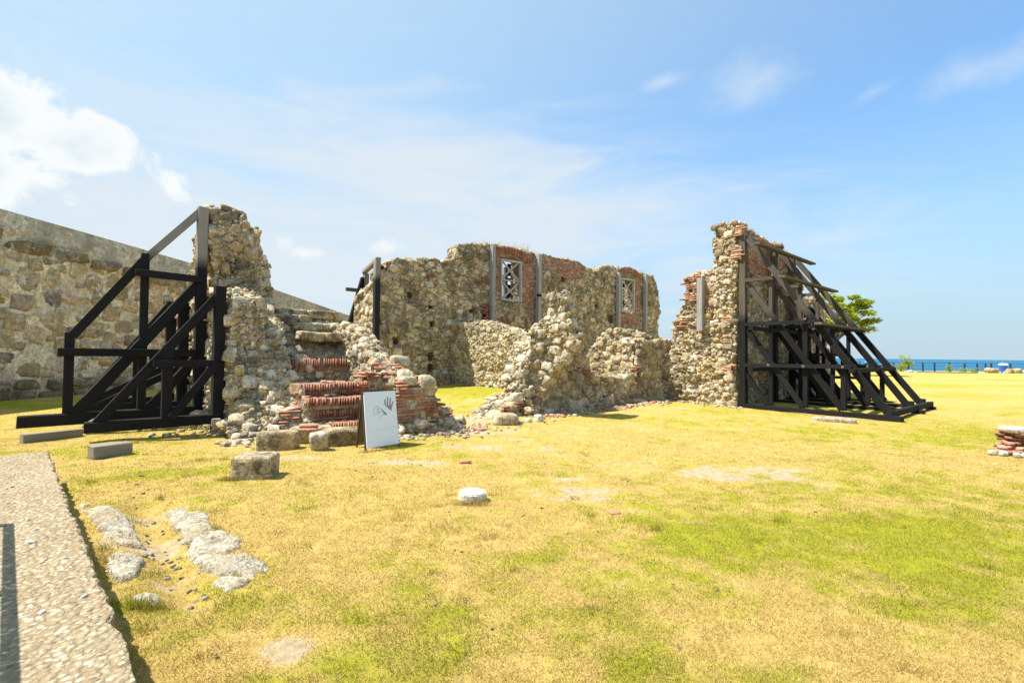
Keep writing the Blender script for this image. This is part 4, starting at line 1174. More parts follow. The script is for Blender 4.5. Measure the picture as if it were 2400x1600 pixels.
f, pt = frame_plane(.27)
tm = lambda a, b_, w_, h_, m_=m_dark, nm='beam', side=0.0: timber(root, pt(a, side), pt(b_, side), w_, h_, m_, nm)
q0 = f(1285, 537)
tm((0, q0[1]), (0, -.05), .21, .21, m_dark, 'wall_post')
b1 = f(470, 1410); tm((-.1, .30), (b1[0], .28), .20, .20, m_dark, 'sole_beam')
r1 = f(1268, 575); r2 = f(545, 1350); tm((.0, r1[1]), (r2[0], .35), .14, .16, m_dark, 'raker')
vv = f(950, 865); tm((vv[0], vv[1]), (vv[0], .3), .17, .17, m_dark, 'upright')
hh = f(860, 968); tm((.1, hh[1]), (hh[0], hh[1]), .09, .13, m_dark, 'rail', .12)
a, c = f(1285, 965), f(955, 1345); tm((.05, a[1]), (c[0], .38), .14, .14, m_grey if False else m_dark, 'brace', .14)
f1, pt1 = f, pt
f, pt = frame_plane(2.1)
q0 = f(1120, 82)
tm((0.0, q0[1]), (0, -.05), .22, .22, m_dark_l, 'wall_post')
sA, sB, sC = f(1095, 105), f(825, 375), f(408, 815)
tm((.05, sA[1]), sB, .13, .17, m_dark_l, 'top_rail'); tm(sB, sC, .15, .17, m_dark, 'top_rail')
u1 = f(395, 795); tm(u1, (u1[0], .2), .16, .16, m_dark, 'upright')
u2 = f(822, 348); tm(u2, (u2[0], .2), .15, .15, m_dark, 'upright')
h = f(760, 462); h2_ = f(1130, 497); tm((.0, h2_[1]), (h[0], h[1] + .02), .10, .15, m_dark, 'rail', .13)
h = f(325, 903); tm((.1, h[1]), (h[0], h[1]), .10, .16, m_dark, 'rail', .15)
a, c = f(1105, 515), f(415, 1290); tm((.05, a[1]), (c[0], .35), .18, .22, m_dark, 'raker')
a, c = f(1130, 930), f(825, 1280); tm((.05, a[1]), (c[0], .35), .18, .18, m_dark, 'brace')
b1 = f(92, 1360); tm((-.1, .3), (b1[0], .27), .24, .24, m_dark, 'sole_beam')
for t, pxs in ((4.1, dict(top=(1080, 600), rk=(1060, 615, 470, 1185), up=(780, 830), hz=(840, 935))), (6.0, dict(top=(1000, 620), rk=(985, 640, 480, 1170), up=(775, 850), hz=(850, 975)))):
    f, pt = frame_plane(t)
    q0 = f(*pxs['top']); tm((0, q0[1]), (0, -.05), .24, .24, m_dark, 'wall_post')
    a, c = f(*pxs['rk'][:2]), f(*pxs['rk'][2:]); tm((.05, a[1]), (c[0], .35), .15, .17, m_dark, 'raker')
    a = f(*pxs['up']); tm(a, (a[0], .2), .17, .17, m_dark, 'upright')
    a = f(*pxs['hz']); tm((.05, a[1]), a, .1, .15, m_dark, 'rail', .12)
    a = f(1110, 920); tm((.05, 1.25), (1.7, .35), .17, .17, m_dark, 'brace')
    q = f(410 if t < 5 else 450, 1215); tm((-.1, .28), (q[0], .25), .22, .22, m_dark, 'sole_beam')
for t0, t1, zz_ in ((.27, 2.1, 2.7), (2.1, 4.1, 2.65), (2.1, 4.1, .75), (.27, 2.1, .62)):
    timber(root, v3(GP - NN * (t0 + .1) - D * .05, zz_), v3(GP - NN * (t1 - .1) - D * .05, zz_ + .02), .06, .10, m_plank, 'spacer')
tie = thing('wood_offcut', 'short pinkish board leaning across the sole beams of the black shoring', 'board', (*G(205, 1005)[:2], 0))
p0 = G(193, 1000, .15); p1 = G(232, 960, .5); timber(tie, p0, p1 + np.array([0, .4, 0]), .16, .04, m_sleeper, 'board')
g0, g1 = G(212, 1060, .09), G(303, 1048, .09)
o = thing('timber_sleeper', 'grey weathered sleeper under the outer end of the front sole beam', 'sleeper', (*g0[:2], 0), 'sleepers under the shoring'); timber(o, g0, g1, .22, .20, m_sleeper, 'baulk')
g0, g1 = G(50, 1028, .07), G(190, 1014, .07)
o = thing('timber_sleeper', 'long grey sleeper under the rear sole beam, behind the pebbled concrete slab', 'sleeper', (*g0[:2], 0), 'sleepers under the shoring'); timber(o, g0, g1, .22, .16, m_sleeper, 'baulk')

# ================================================================== STAIR
root = thing('ruined_stair', 'broken outdoor stair with worn brick lower steps and stone upper steps', 'staircase', (-3.6, 10.8, 0))
z2 = lambda a, c: (450 + a * .3954, 480 + c * .3954)
z8 = lambda a, c: (600 + a * .2211, 850 + c * .2211)
steps = [(z8(770, 650), z8(1400, 590), .27), (z8(612, 510), z8(1350, 465), .51), (z8(548, 385), z8(1330, 335), .76), (z8(458, 228), z8(1220, 208), 1.04), (z2(590, 912), z2(985, 912), 1.55)]
UPD = -NN
prof = [(-.5, -.3), (-.45, .08)]
SP0 = np.array([-4.75, 10.0])
def tt(p): return float(np.dot(p[:2] - SP0, UPD))
pcs = Pieces(root, 'brick', m_brick_o, 'brick', 'small_bricks')
info = []
for (a, c, z) in steps:
    L_ = G(*a, z); R2 = G(*c, z); mid = (L_ + R2) / 2
    wd = float(np.dot(R2[:2] - L_[:2], D)); info.append((L_, wd, z, tt(L_)))
stone_steps = [(z2(640, 752), z2(835, 765), 2.20), (z2(600, 697), z2(800, 710), 2.46), (z2(470, 645), z2(740, 655), 2.71), (z2(500, 612), z2(850, 640), 2.88)]
sinfo = []
for (a, c, z) in stone_steps:
    L_ = G(*a, z); R2 = G(*c, z); sinfo.append((L_, float(np.dot(R2[:2] - L_[:2], D)), z, tt(L_)))
for (L_, wd, z, t) in info:
    prof += [(t + .06, prof[-1][1]), (t + .06, z - .05)]
t5 = info[-1][3]
prof += [(t5 + .25, 1.56), (t5 + .5, 1.8), (t5 + .8, 2.05)]
for (L_, wd, z, t) in sinfo: prof += [(max(t, prof[-1][0] + .05) + .1, prof[-1][1]), (max(t, prof[-1][0]) + .15, z - .12)]
prof += [(prof[-1][0] + 1.2, 2.7), (prof[-1][0] + 1.2, -.3)]
ST = Ruin(root, SP0 - D * .3, UPD, -D, [(prof, [], 1.05, 3.0)], vox=0.04, namp=0.05, samp=0.03, mat=m_core, seed=28, name='rubble_core', cell=.16)
N3 = v3(NN, 0); X3 = v3(D, 0)
m_dust = stone_mat('brick_dust_mortar', [(0.30, 0.19, 0.125)], dark_amt=0.4, stain_scale=2, bs=.6)
for k, (L_, wd, z, t) in enumerate(info):
    H = .15 if k < 4 else .21
    loc_ = np.array(root.location); q_ = [L_ + X3 * a - N3 * b_ + UP * c_ - loc_ for c_ in (-H - .08, -.012) for (a, b_) in ((0, .012), (wd, .012), (wd, .55), (0, .55))]
    link('mortar_bed', mesh_from('mortar_bed', q_, [(3, 2, 1, 0), (4, 5, 6, 7), (0, 1, 5, 4), (1, 2, 6, 5), (2, 3, 7, 6), (3, 0, 4, 7)], m_dust), root)
    s = 0.0
    while s < wd:
        bw = .058 * random.uniform(.85, 1.2)
        lack = random.random() < .05
        sag = .010 * math.sin(s * 4 + k) + random.gauss(0, .005)
        fwd = .012 * math.sin(s * 3.1 + 2 * k) + random.gauss(0, .006)
        c = L_ + X3 * (s + bw / 2) - N3 * (.16 - fwd) + UP * (-H / 2 + sag)
        ax = random.gauss(0, .03)
        if not lack: pcs.add(c, X3 * math.cos(ax) + N3 * math.sin(ax), UP, N3 * math.cos(ax) - X3 * math.sin(ax), bw - .003, H, .34, probe=c + N3 * .2 + UP * .02)
        s += bw
    for row in range({0: 1, 1: 1, 2: 0, 3: 1, 4: 1}[k]):
        s = random.uniform(-.1, 0)
        while s < wd:
            l = random.uniform(.2, .26)
            c = L_ + X3 * (s + l / 2) - N3 * (.11 + random.gauss(0, .01)) + UP * (-H - .035 - row * .06)
            pcs.add(c, X3, UP, N3, l - .012, .055, .2, probe=c + N3 * .2); s += l
    # broken bricks lying on the tread
    for j in range(3):
        s = random.uniform(0, wd); c = L_ + X3 * s - N3 * random.uniform(.2, .4) + UP * random.uniform(-.01, .03); a_ = random.uniform(0, 6.28)
        Xr = X3 * math.cos(a_) + N3 * math.sin(a_); Yr = N3 * math.cos(a_) - X3 * math.sin(a_)
        pcs.add(c, Xr, Yr, UP, random.uniform(.06, .2), .1, .05)
for k, (L_, wd, z, t) in enumerate(sinfo):
    s = 0
    while s < wd - .1:
        l = min(random.uniform(.45, .95), wd - s)
        c = L_ + X3 * (s + l / 2) - N3 * .2 + UP * (-.10)
        boulder('stone_step', c, (l * 1.02, .50, .24), 80 + k * 5 + int(s * 10), m_block, (random.gauss(0, .03), random.gauss(0, .03), math.atan2(D[1], D[0]) + random.gauss(0, .05)), 6, .10, .05, parent=root)
        s += l
ST.stones(m_stone_pale, .05, .14, 1.3, 1.0, faces=lambda u, w_, z, n_: (z > 1.52) & (z < 2.3), prot=.4, seed=31, gap=1.0)
ST.stones(m_stone, .04, .12, 1.3, .5, faces=lambda u, w_, z, n_: ((z > .8) & (z < 1.5)) | (z > 2.3), prot=.35, seed=32, gap=1.35, name='loose_rubble')
# brick end block left of the lower steps
PL = LW.P0
FEL = Ruin.__new__(Ruin); g = G(*z8(300, 700), 0.12); FEL.P0, FEL.u, FEL.n = g[:2] + NN * .16, D, NN
fe = lambda lst: [on_plane(*z8(a, c), FEL.P0, D) for a, c in lst]
FEL.brick_rows(pcs, fe([(225, 520), (420, 470), (600, 490), (605, 690), (310, 690), (225, 600)]), skip=.12, ragged=.05, proud=.02, dep=.4, L=.25)
blk = boulder('stone', FEL.world(.27, .40, .10), (.72, .6, .62), 91, m_stone, (0, 0, math.atan2(D[1], D[0])), 6, .08, .06, parent=root)
# low parapet on the right of the stair
PP = np.array([-2.38, 10.55])
root2 = thing('stair_parapet', 'low broken parapet of rubble and thin red bricks on the right of the stair', 'parapet', v3(PP, 0))
pf = [(.12, -.3), (.12, .3), (.14, .95), (.18, 1.12), (.5, 1.28), (.9, 1.38), (1.3, 1.45), (1.8, 1.62), (2.3, 2.0), (2.7, 2.3), (3.2, 2.42), (4.2, 2.45), (5.0, 2.4), (5.2, -.3)]
pw = [(-.1, -.3), (-.1, .22), (.6, .22), (.6, -.3)]
fw_ = [(.14, -.3), (.16, .75), (.3, .95), (.8, 1.0), (1.6, 1.0), (1.8, -.3)]
pf1 = pf[:5] + [(.9, 1.30), (1.05, -.3)]; pf2 = [(.8, -.3), (.8, 1.2)] + pf[6:]
PA = Ruin(root2, PP, UPD, -D, [(pf1, [], 0.0, .75), (pf2, [], .30, .80), (fw_, [], .6, 1.1), (pw, [], 0, 1.7), ([(.15, -.3), (.15, .45), (1.2, .5), (1.2, -.3)], [], 1.0, 1.5)], vox=0.05, namp=0.07, samp=0.05, mat=m_core_pale, seed=33, cell=.22)
PF = Ruin.__new__(Ruin); PF.P0, PF.u, PF.n = PP, D, NN
pf8 = lambda lst: [on_plane(*z8(a, c), PP, D) for a, c in lst]
pbr = Pieces(root2, 'brick', m_brick_o)
PF.brick_rows(pbr, pf8([(1480, 250), (1755, 245), (1765, 350), (1895, 360), (1905, 460), (1800, 470), (1790, 600), (1800, 640), (1480, 655)]), L=.25, proud=.05, skip=.04, ragged=.02, jit=.010, dep=.14, joint=.011)
PF.brick_rows(pbr, pf8([(1790, 470), (1955, 450), (1965, 490), (2030, 490), (2080, 560), (2080, 605), (1800, 620)]), L=.25, proud=.03, skip=.05, ragged=.02, jit=.012, dep=.35, joint=.011)
PF.brick_rows(pbr, pf8([(1630, 690), (1840, 690), (1840, 720), (1630, 720)]), L=.22, proud=.14, skip=.1, bed=False)
PS = Ruin.__new__(Ruin); PS.P0, PS.u, PS.n = PP, UPD, -D
PF.brick_rows(pbr, pf8([(1235, 95), (1330, 105), (1440, 130), (1440, 300), (1280, 300), (1270, 200)]), L=.24, proud=-.35, skip=.04, jit=.010, dep=.3, ragged=.02, joint=.011)
for j in range(26):
    s, w_ = random.uniform(.0, .9), random.uniform(-.02, .9); z = (1.0 + .42 * s) if w_ < .65 else 1.02
    a_ = random.gauss(0, .25); Xr = X3 * math.cos(a_) + N3 * math.sin(a_); Yr = N3 * math.cos(a_) - X3 * math.sin(a_)
    c = PA.world(s, w_, z + random.uniform(.02, .10)); pbr.add(c, Xr, Yr, UP, random.uniform(.12, .26), .12, .055)
PA.stones(m_stone_pale, .05, .16, 1.4, .9, gap=1.1, faces=lambda u, w_, z, n_: ~((u < .25) & (z < .9) & (w_ < 1.2)), prot=.35, seed=35)
PA.stones(m_stone, .08, .17, 1.4, .9, faces=lambda u, w_, z, n_: (u < .25) & (z < .24), prot=.35, seed=36, name='footing_stone')
for k, (a, c, sx, sz, sy) in enumerate(((1832, 250, .40, .46, .4), (1630, 200, .42, .22, .35), (1872, 532, .40, .38, .3), (1700, 500, .0, 0, 0), (2030, 650, .5, .3, .4), (1895, 700, .28, .2, .3))):
    if sx == 0: continue
    q = on_plane(*z8(a, c), PP, D); boulder('boulder', PF.world(q[0], .14 - .1 * (k > 2), q[1]), (sx * 1.05, sy, sz * 1.05), 100 + k, m_boulder if k != 4 else m_stone, (0, random.gauss(0, .1), math.atan2(D[1], D[0])), 3.2, .10, .07, parent=root2)
q = at_depth(*z2(1232, 927), 12.3); boulder('boulder', q, (.5, .4, .3), 110, m_boulder, (0, .1, .4), 3, .08, .05, parent=root2)

# ================================================================== LOOSE BLOCKS AT THE STAIR FOOT
yawD = math.atan2(D[1], D[0])
g = G(575, 1128); o = boulder('stone_block', (g[0] + .02, g[1] + .22, .14), (.52, .46, .36), 201, m_block, (0, 0, .12), 9, .05, .03); tag(o, 'large squared sandstone block standing alone on the dry grass', 'stone block')
g = G(*z8(190, 935)); o = boulder('stone_block', (g[0], g[1] + .15, .14), (.66, .38, .38), 202, m_block, (0, 0, .2), 7, .06, .05); tag(o, 'long rough sandstone block at the foot of the rubble left of the stair', 'stone block')
g = G(*z8(640, 945)); o = boulder('stone_block', (g[0], g[1] + .1, .15), (.30, .28, .36), 203, m_block, (.1, -.15, .4), 5, .08, .08); tag(o, 'small tilted jagged block in front of the lowest brick step', 'stone block')
g = G(*z8(520, 870)); o = boulder('stone_slab', (g[0], g[1] + .28, .13), (.75, .45, .36), 204, m_block, (0, 0, .25), 8, .05, .04); tag(o, 'broad footing slab behind the tilted jagged block under the brick steps', 'stone slab')
g = G(*z8(900, 890)); o = boulder('stone_block', (g[0], g[1] + .3, .13), (.85, .5, .36), 205, m_block, (0, 0, yawD - .2), 6, .07, .06); tag(o, 'low footing block under the lowest brick step, half hidden by the sign', 'stone block')
g = G(*z8(535, 725), .31)
br = thing('loose_brick', 'bright red brick lying on top of the footing slab left of the lowest step', 'brick', g, 'loose bricks')
for dz, mt in ((.02, m_brick_o), (.085, m_brick_o)):
    me = variant_mesh('brick', 2, mt); o = bpy.data.objects.new('brick', me); C.objects.link(o); place(o, br, Matrix.Translation(Vector((g[0], g[1] + .1, g[2] + dz))) @ Matrix.Rotation(.2, 4, 'Z') @ Matrix.Diagonal((.30, .14, .06, 1)))
for (px, py, s, lab) in ((1090, 1083, .17, 'small red brick piece on dry grass between the sign and the white disc'), (1440, 1200, .11, 'flat pinkish brick scrap in the lawn beyond the white disc')):
    g = G(px, py); me = variant_mesh('brick', 3, m_brick_o); o = bpy.data.objects.new('loose_brick', me); C.objects.link(o)
    o.matrix_world = Matrix.Translation(Vector((g[0], g[1], gz1(g[0], g[1]) + (.02 if s > .12 else .005)))) @ Matrix.Rotation(.3, 4, 'Z') @ Matrix.Diagonal((s, .09, .055 if s > .12 else .03, 1)); tag(o, lab, 'brick', 'loose bricks')
g = G(1184, 999); o = boulder('boulder', (g[0], g[1] + .2, .12), (.62, .45, .36), 206, m_stone, (0, 0, .3), 3, .1, .08); tag(o, 'grey boulder at the foot of the rubble beside the pillar wall', 'boulder')
for k, (px, py, s, lab) in enumerate(((1218, 994, .13, 'small white stone just right of the grey boulder'), (1262, 988, .2, 'pale upright stone against the plinth of the pillar wall'), (1237, 990, .16, 'flat white stone between the grey boulder and the pale upright stone'))):
    g = G(px, py); o = boulder('loose_stone', (g[0], g[1], s * .35), (s * 1.4, s, s * (.8 if k != 1 else 1.2)), 210 + k, m_whitestone, (0, 0, k), 3, .1); tag(o, lab, 'stone', 'loose pale stones')

# ================================================================== A-FRAME SIGN
fl0, fr0, bl0 = G(857.6, 1061), G(937, 1048), G(835.5, 1049)
br0 = bl0 + (fr0 - fl0); apx = np.array([0, 0, 1.03])
tl = (fl0 + bl0) / 2 + apx; trr = (fr0 + br0) / 2 + apx
root = thing('sandwich_board', 'white A-frame sign with grey drawing of a raised hand and a face', 'sign', (*((fl0 + br0) / 2)[:2], 0))
X = trr - tl; wd = np.linalg.norm(X); X /= wd
def panel_axes(foot, head):
    Yv = head - foot; h = np.linalg.norm(Yv); Yv /= h; N = np.cross(X, Yv); return Yv, h, N
Yf, hf, Nf = panel_axes(fl0, tl)
def slab(name, o0, Xa, Ya, Na, x0, x1, y0, y1, n0, n1, mat):
    vs = [o0 + Xa * x_ + Ya * y_ + Na * n_ for n_ in (n0, n1) for (x_, y_) in ((x0, y0), (x1, y0), (x1, y1), (x0, y1))]
    loc = np.array(root.location)
    return link(name, mesh_from(name, [v - loc for v in vs], [(3, 2, 1, 0), (4, 5, 6, 7), (0, 1, 5, 4), (1, 2, 6, 5), (2, 3, 7, 6), (3, 0, 4, 7)], mat), root)
slab('board', fl0, X, Yf, Nf, .02, wd - .015, .07, hf - .02, -.006, .012, m_white)
for x0, x1 in ((0, .025), (wd - .02, wd + .005)): slab('leg', fl0, X, Yf, Nf, x0, x1, -.02, hf, -.035, -.007, m_frame)
slab('top_bar', fl0, X, Yf, Nf, .0, wd, hf - .02, hf + .005, -.03, .008, m_frame)
Yb, hb, Nb = panel_axes(bl0, tl)
slab('back_board', bl0, X, Yb, Nb, .02, wd - .02, .1, hb - .03, -.01, .005, m_back)
for x0, x1 in ((-.005, .02), (wd - .02, wd + .005)): slab('leg', bl0, X, Yb, Nb, x0, x1, -.02, hb - .01, -.025, .008, m_frame)
# print: picks in the detail crop (1291 px wide = 140 px), mapped on the board
def on_board(a, c):
    r = ray(820 + a * .10844, 900 + c * .10844); o0 = fl0 + Nf * .013
    t = np.dot(o0 - CAM, Nf) / np.dot(r, Nf); p = CAM + r * t - o0
    return float(np.dot(p, X)), float(np.dot(p, Yf))
def print_poly(name, pts, n0=.0135):
    q = [on_board(*p) for p in pts]; loc = np.array(root.location)
    tr_ = tessellate_polygon([[Vector((*p, 0)) for p in q]])
    return link(name, mesh_from(name, [fl0 + X * a + Yf * c + Nf * n0 - loc for a, c in q], tr_, m_signgrey), root)
def print_line(pts, wpx, n0=.0135, mat=None, name='drawn_line'):
    q = [np.array(on_board(*p)) for p in pts]; ws = wpx * .10844 * 8.9 / 1200 / 2; loc = np.array(root.location); vs = []; fs = []
    for j, p in enumerate(q):
        d_ = q[min(j + 1, len(q) - 1)] - q[max(j - 1, 0)]; d_ /= np.linalg.norm(d_); nn = np.array([-d_[1], d_[0]])
        for sgn in (-1, 1): vs.append(fl0 + X * (p + nn * ws * sgn)[0] + Yf * (p + nn * ws * sgn)[1] + Nf * n0 - loc)
        if j: fs.append((2 * j - 2, 2 * j - 1, 2 * j + 1, 2 * j))
    return link(name, mesh_from(name, vs, fs, mat or m_signgrey), root)
print_poly('hand_print', [(680, 370), (695, 360), (708, 368), (715, 430), (728, 490), (742, 492), (740, 440), (735, 330), (750, 318), (766, 328), (770, 440), (775, 500), (790, 505), (795, 440), (797, 350), (813, 340), (829, 350), (828, 440), (825, 500), (838, 490), (868, 420), (882, 410), (892, 420), (885, 460), (862, 540), (858, 600), (852, 630), (760, 550), (700, 490), (685, 460)])
print_poly('arm_print', [(603, 550), (612, 552), (680, 610), (776, 695), (766, 706), (690, 696), (686, 690), (668, 640), (640, 598)])
print_line([(460, 690), (500, 677), (470, 632), (456, 590), (460, 545), (485, 515), (525, 503), (558, 512), (580, 545), (577, 600), (574, 650), (560, 675), (545, 680)], 9)
print_line([(497, 575), (530, 565), (588, 553)], 8); print_line([(583, 645), (610, 630), (650, 622)], 7); print_line([(690, 695), (640, 705), (610, 745), (588, 788)], 8)
print_line([(545 + 17 * math.cos(t_ * .5236), 628 + 26 * math.sin(t_ * .5236)) for t_ in range(13)], 6)
print_line([(345, 1042), (1035, 962)], 3, name='board_seam')

# ================================================================== WHITE CONCRETE DISC
g = G(1105, 1178)
bm = bmesh.new(); bmesh.ops.create_cone(bm, cap_ends=True, segments=40, radius1=.165, radius2=.16, depth=.10)
bmesh.ops.bevel(bm, geom=[e for e in bm.edges if len(e.link_faces) == 2 and abs(e.calc_face_angle()) > .8], offset=.012, segments=2, affect='EDGES')
me = bpy.data.meshes.new('concrete_disc'); bm.to_mesh(me); bm.free(); me.materials.append(m_conc)
o = link('concrete_disc', me); o.location = (g[0], g[1] + .15, .045); o.rotation_euler = (.02, .03, 0); tag(o, 'round white concrete cap set in the middle of the dry lawn', 'concrete cap')

# ================================================================== PEBBLED SLAB (bottom left) + railing beyond the frame
hs = .40
sc_ = G(112, 1057, hs)[:2]; se = G(327, 1600, hs)[:2]
su = se - sc_; su /= np.linalg.norm(su); sn = np.array([su[1], -su[0]])   # sn points to the left
if sn[0] > 0: sn = -sn
m_aggr, nt, b = new_mat('exposed_aggregate'); P = POS(nt)
vo = nd(nt, 'ShaderNodeTexVoronoi', {'Vector': nd(nt, 'ShaderNodeVectorMath', {0: P, 1: nd(nt, 'ShaderNodeVectorMath', {0: nd(nt, 'ShaderNodeTexNoise', {'Vector': P, 'Scale': 20.0}).outputs[1], 1: (.03, .03, .03)}, operation='MULTIPLY').outputs[0]}, operation='ADD').outputs[0], 'Scale': 34.0}); vcol = vo.outputs['Color']; vd = vo.outputs['Distance']
rr = nd(nt, 'ShaderNodeSeparateColor', {0: vcol}).outputs[0]
pcol = ramp(nt, rr, [(0, (0.18, 0.13, 0.075)), (.3, (0.42, 0.32, 0.20)), (.6, (0.30, 0.22, 0.13)), (.85, (0.52, 0.42, 0.28)), (1, (0.60, 0.51, 0.37))])
col = mixc(nt, smooth(nt, vd, .35, .62), pcol, (0.27, 0.205, 0.12))
big = noise(nt, P, 1.2, 5, .6); col = mixc(nt, math_(nt, 'MULTIPLY', smooth(nt, big, .45, .7), .35), col, (0.42, 0.35, 0.25))
nt.links.new(col, b.inputs['Base Color'])
bump(nt, b, math_(nt, 'ADD', math_(nt, 'MULTIPLY', vd, -1.0), math_(nt, 'MULTIPLY', noise(nt, P, 90, 4, .6), .3)), 1.0, .02)
root = thing('concrete_slab', 'raised pebble-faced concrete slab with a ragged edge at the corner of the lawn', 'slab', v3(sc_, 0))
Ls = 8.5; Ws = 5.0; nu, nv_ = 300, 100
uu_ = np.concatenate([np.linspace(0, Ls, nu)]); vv_ = np.concatenate([[0], np.linspace(.006, 2.2, nv_), [3.5, Ws]])
vs = []
for a in uu_:
    for k, c in enumerate(vv_):
        vs.append((a, c, 0))
vs = np.array(vs); nz = fbm(np.c_[vs[:, 0] * 22, vs[:, 1] * 22, 0 * vs[:, 0]], 3, 55); edg = .035 * (fbm(np.c_[vs[:, 0] * 14, vs[:, 1] * 0, 0 * vs[:, 0]], 3, 56) - .5) * 2 * np.exp(-vs[:, 1] * 20)
edg2 = .03 * (fbm(np.c_[vs[:, 1] * 14, vs[:, 0] * 0 + 9, 0 * vs[:, 0]], 3, 57) - .5) * 2 * np.exp(-vs[:, 0] * 20)
W3 = np.zeros((len(vs), 3)); W3[:, :2] = sc_ + (vs[:, 0] + edg2)[:, None] * su + (vs[:, 1] + edg)[:, None] * sn; W3[:, 2] = hs + .014 * (nz - .5)
W3[vs[:, 1] == 0, 2] -= .02
mrow = len(vv_); f4 = [(a * mrow + c, a * mrow + c + 1, (a + 1) * mrow + c + 1, (a + 1) * mrow + c) for a in range(nu - 1) for c in range(mrow - 1)]
loc = np.array([*sc_, 0])
top_ = mesh_np('slab_top', W3 - loc, np.array(f4)[:, ::-1], m_aggr, None, True); link('slab_top', top_, root)
e1 = W3[vs[:, 1] == 0]; e2 = W3[vs[:, 0] == 0]
def skirt(name, e):
    n_ = len(e); lo_ = e.copy(); lo_[:, 2] = -.15
    link(name, mesh_np(name, np.concatenate([e, lo_]) - loc, np.array([(j, j + 1, n_ + j + 1, n_ + j) for j in range(n_ - 1)]), m_aggr), root)
skirt('slab_side', e1); skirt('slab_end', e2)
pcp = Pieces(root, 'stone', m_whitestone, 'pale_pebble')
for j in range(120):
    a, c = random.uniform(.3, 6.5), random.uniform(.03, 2.0); r = random.uniform(.006, .013) * (2.2 if random.random() < .04 else 1)
    p = np.array([*(sc_ + a * su + c * sn), hs + .004]); a_ = random.uniform(0, 6.28); Xr = np.array([math.cos(a_), math.sin(a_), 0])
    pcp.add(p, Xr, np.cross(UP, Xr), UP, r * 1.4, r, r * .6)

rl0 = G(21, 1230, hs)[:2] - SH * .92 / math.tan(SUN_EL); rl0 = np.array([*rl0])
root = thing('handrail', 'dark handrail on posts standing on the pebbled concrete slab', 'railing', v3(rl0, hs))
timber(root, v3(rl0 - su * .05, hs + .92), v3(rl0 + su * 4.6, hs + .92), .045, .03, m_fence, 'rail')
for k in range(4): timber(root, v3(rl0 + su * 1.5 * k, hs - .02), v3(rl0 + su * 1.5 * k, hs + .9), .06, .06, m_fence, 'post')

# ================================================================== ROCKS IN THE GROUND
def flat_rock(name, pts, lab, seed, h=.07, cat='rock slab', group='flat rocks sunk in the ground'):
    q = np.array([G(1.0204 * 0 + a, c)[:2] for a, c in pts]); ctr_ = q.mean(0)
    n = 72; per = np.concatenate([q, q[:1]]); sl_ = np.r_[0, np.cumsum(np.linalg.norm(np.diff(per, axis=0), axis=1))]
    tq = np.linspace(0, sl_[-1], n, endpoint=False); ring = np.stack([np.interp(tq, sl_, per[:, 0]), np.interp(tq, sl_, per[:, 1])], 1)
    r_ = ring - ctr_; ring = ctr_ + r_ * (1 + .42 * (fbm(np.c_[ring * 9, np.full(n, seed)], 4, seed) - .5) * 2)[:, None]
    vs = []; prof_ = [(1.06, -.25), (1.0, .05), (.95, .4), (.86, .62), (.72, .75), (.55, .8), (.35, .85), (.18, .85)]
    for s_, hz in prof_:
        p = ctr_ + (ring - ctr_) * s_
        zz_ = hz * h * .5 + .055 * (fbm(np.c_[p * 7, np.full(n, seed + 3)], 5, seed, .6) - .5) * (hz > .3) + gz(p[:, 0], p[:, 1])
        vs.append(np.c_[p, zz_])
    vs = np.concatenate(vs + [np.array([[*ctr_, h + gz1(*ctr_)]])])
    k = len(prof_); fs = [(a * n + j, a * n + (j + 1) % n, (a + 1) * n + (j + 1) % n, (a + 1) * n + j) for a in range(k - 1) for j in range(n)]
    fs += [((k - 1) * n + j, (k - 1) * n + (j + 1) % n, k * n) for j in range(n)]
    loc = np.array([*ctr_, 0])
    o = link(name, mesh_from(name, vs - loc, fs, m_flat, True)); o.location = tuple(loc); tag(o, lab, cat, group); return o
z6 = lambda lst: [(a * .3827, 1000 + c * .3827) for a, c in lst]
flat_rock('rock_slab', z6([(510, 530), (620, 500), (740, 515), (790, 560), (830, 620), (860, 685), (760, 660), (640, 655), (570, 610)]), 'long grey rock slab beside the slab shadow, first in the row by the trench', 1, .10)
flat_rock('rock_slab', z6([(640, 680), (740, 662), (830, 695), (885, 720), (800, 740), (720, 730)]), 'narrow curved rock slab between the long grey slab and the square white slab', 2, .09)
flat_rock('rock_slab', z6([(640, 800), (760, 765), (860, 775), (885, 860), (830, 920), (720, 940), (660, 880)]), 'square whitish rock slab at the near side of the trench', 3, .10)
flat_rock('rock_slab', z6([(820, 1050), (890, 1000), (960, 1020), (1000, 1065), (940, 1100), (850, 1100)]), 'smallest pale rock, beyond which the trench ends near the green tufts', 4, .06)
flat_rock('rock_slab', z6([(1015, 520), (1080, 500), (1150, 540), (1270, 545), (1295, 640), (1200, 670), (1110, 650), (1050, 580)]), 'rounded pale rock at the far head of the trench', 5, .11)
flat_rock('rock_slab', z6([(1110, 690), (1200, 665), (1340, 650), (1470, 690), (1500, 750), (1340, 790), (1190, 780)]), 'middle pale rock slab of the broad row across the trench', 6, .07)
flat_rock('rock_slab', z6([(1190, 790), (1340, 780), (1520, 770), (1600, 830), (1660, 890), (1560, 915), (1400, 900), (1280, 890)]), 'broadest pale rock slab, lying across the trench from the square one', 7, .09)
flat_rock('rock_slab', z6([(1300, 930), (1420, 925), (1540, 935), (1480, 985), (1380, 1005)]), 'thin pale rock edge just below the broadest slab', 8, .05)
flat_rock('rock_slab', z6([(465, 470), (520, 468), (560, 490), (500, 498)]), 'tiny pale rock at the edge of the concrete slab shadow', 9, .04)
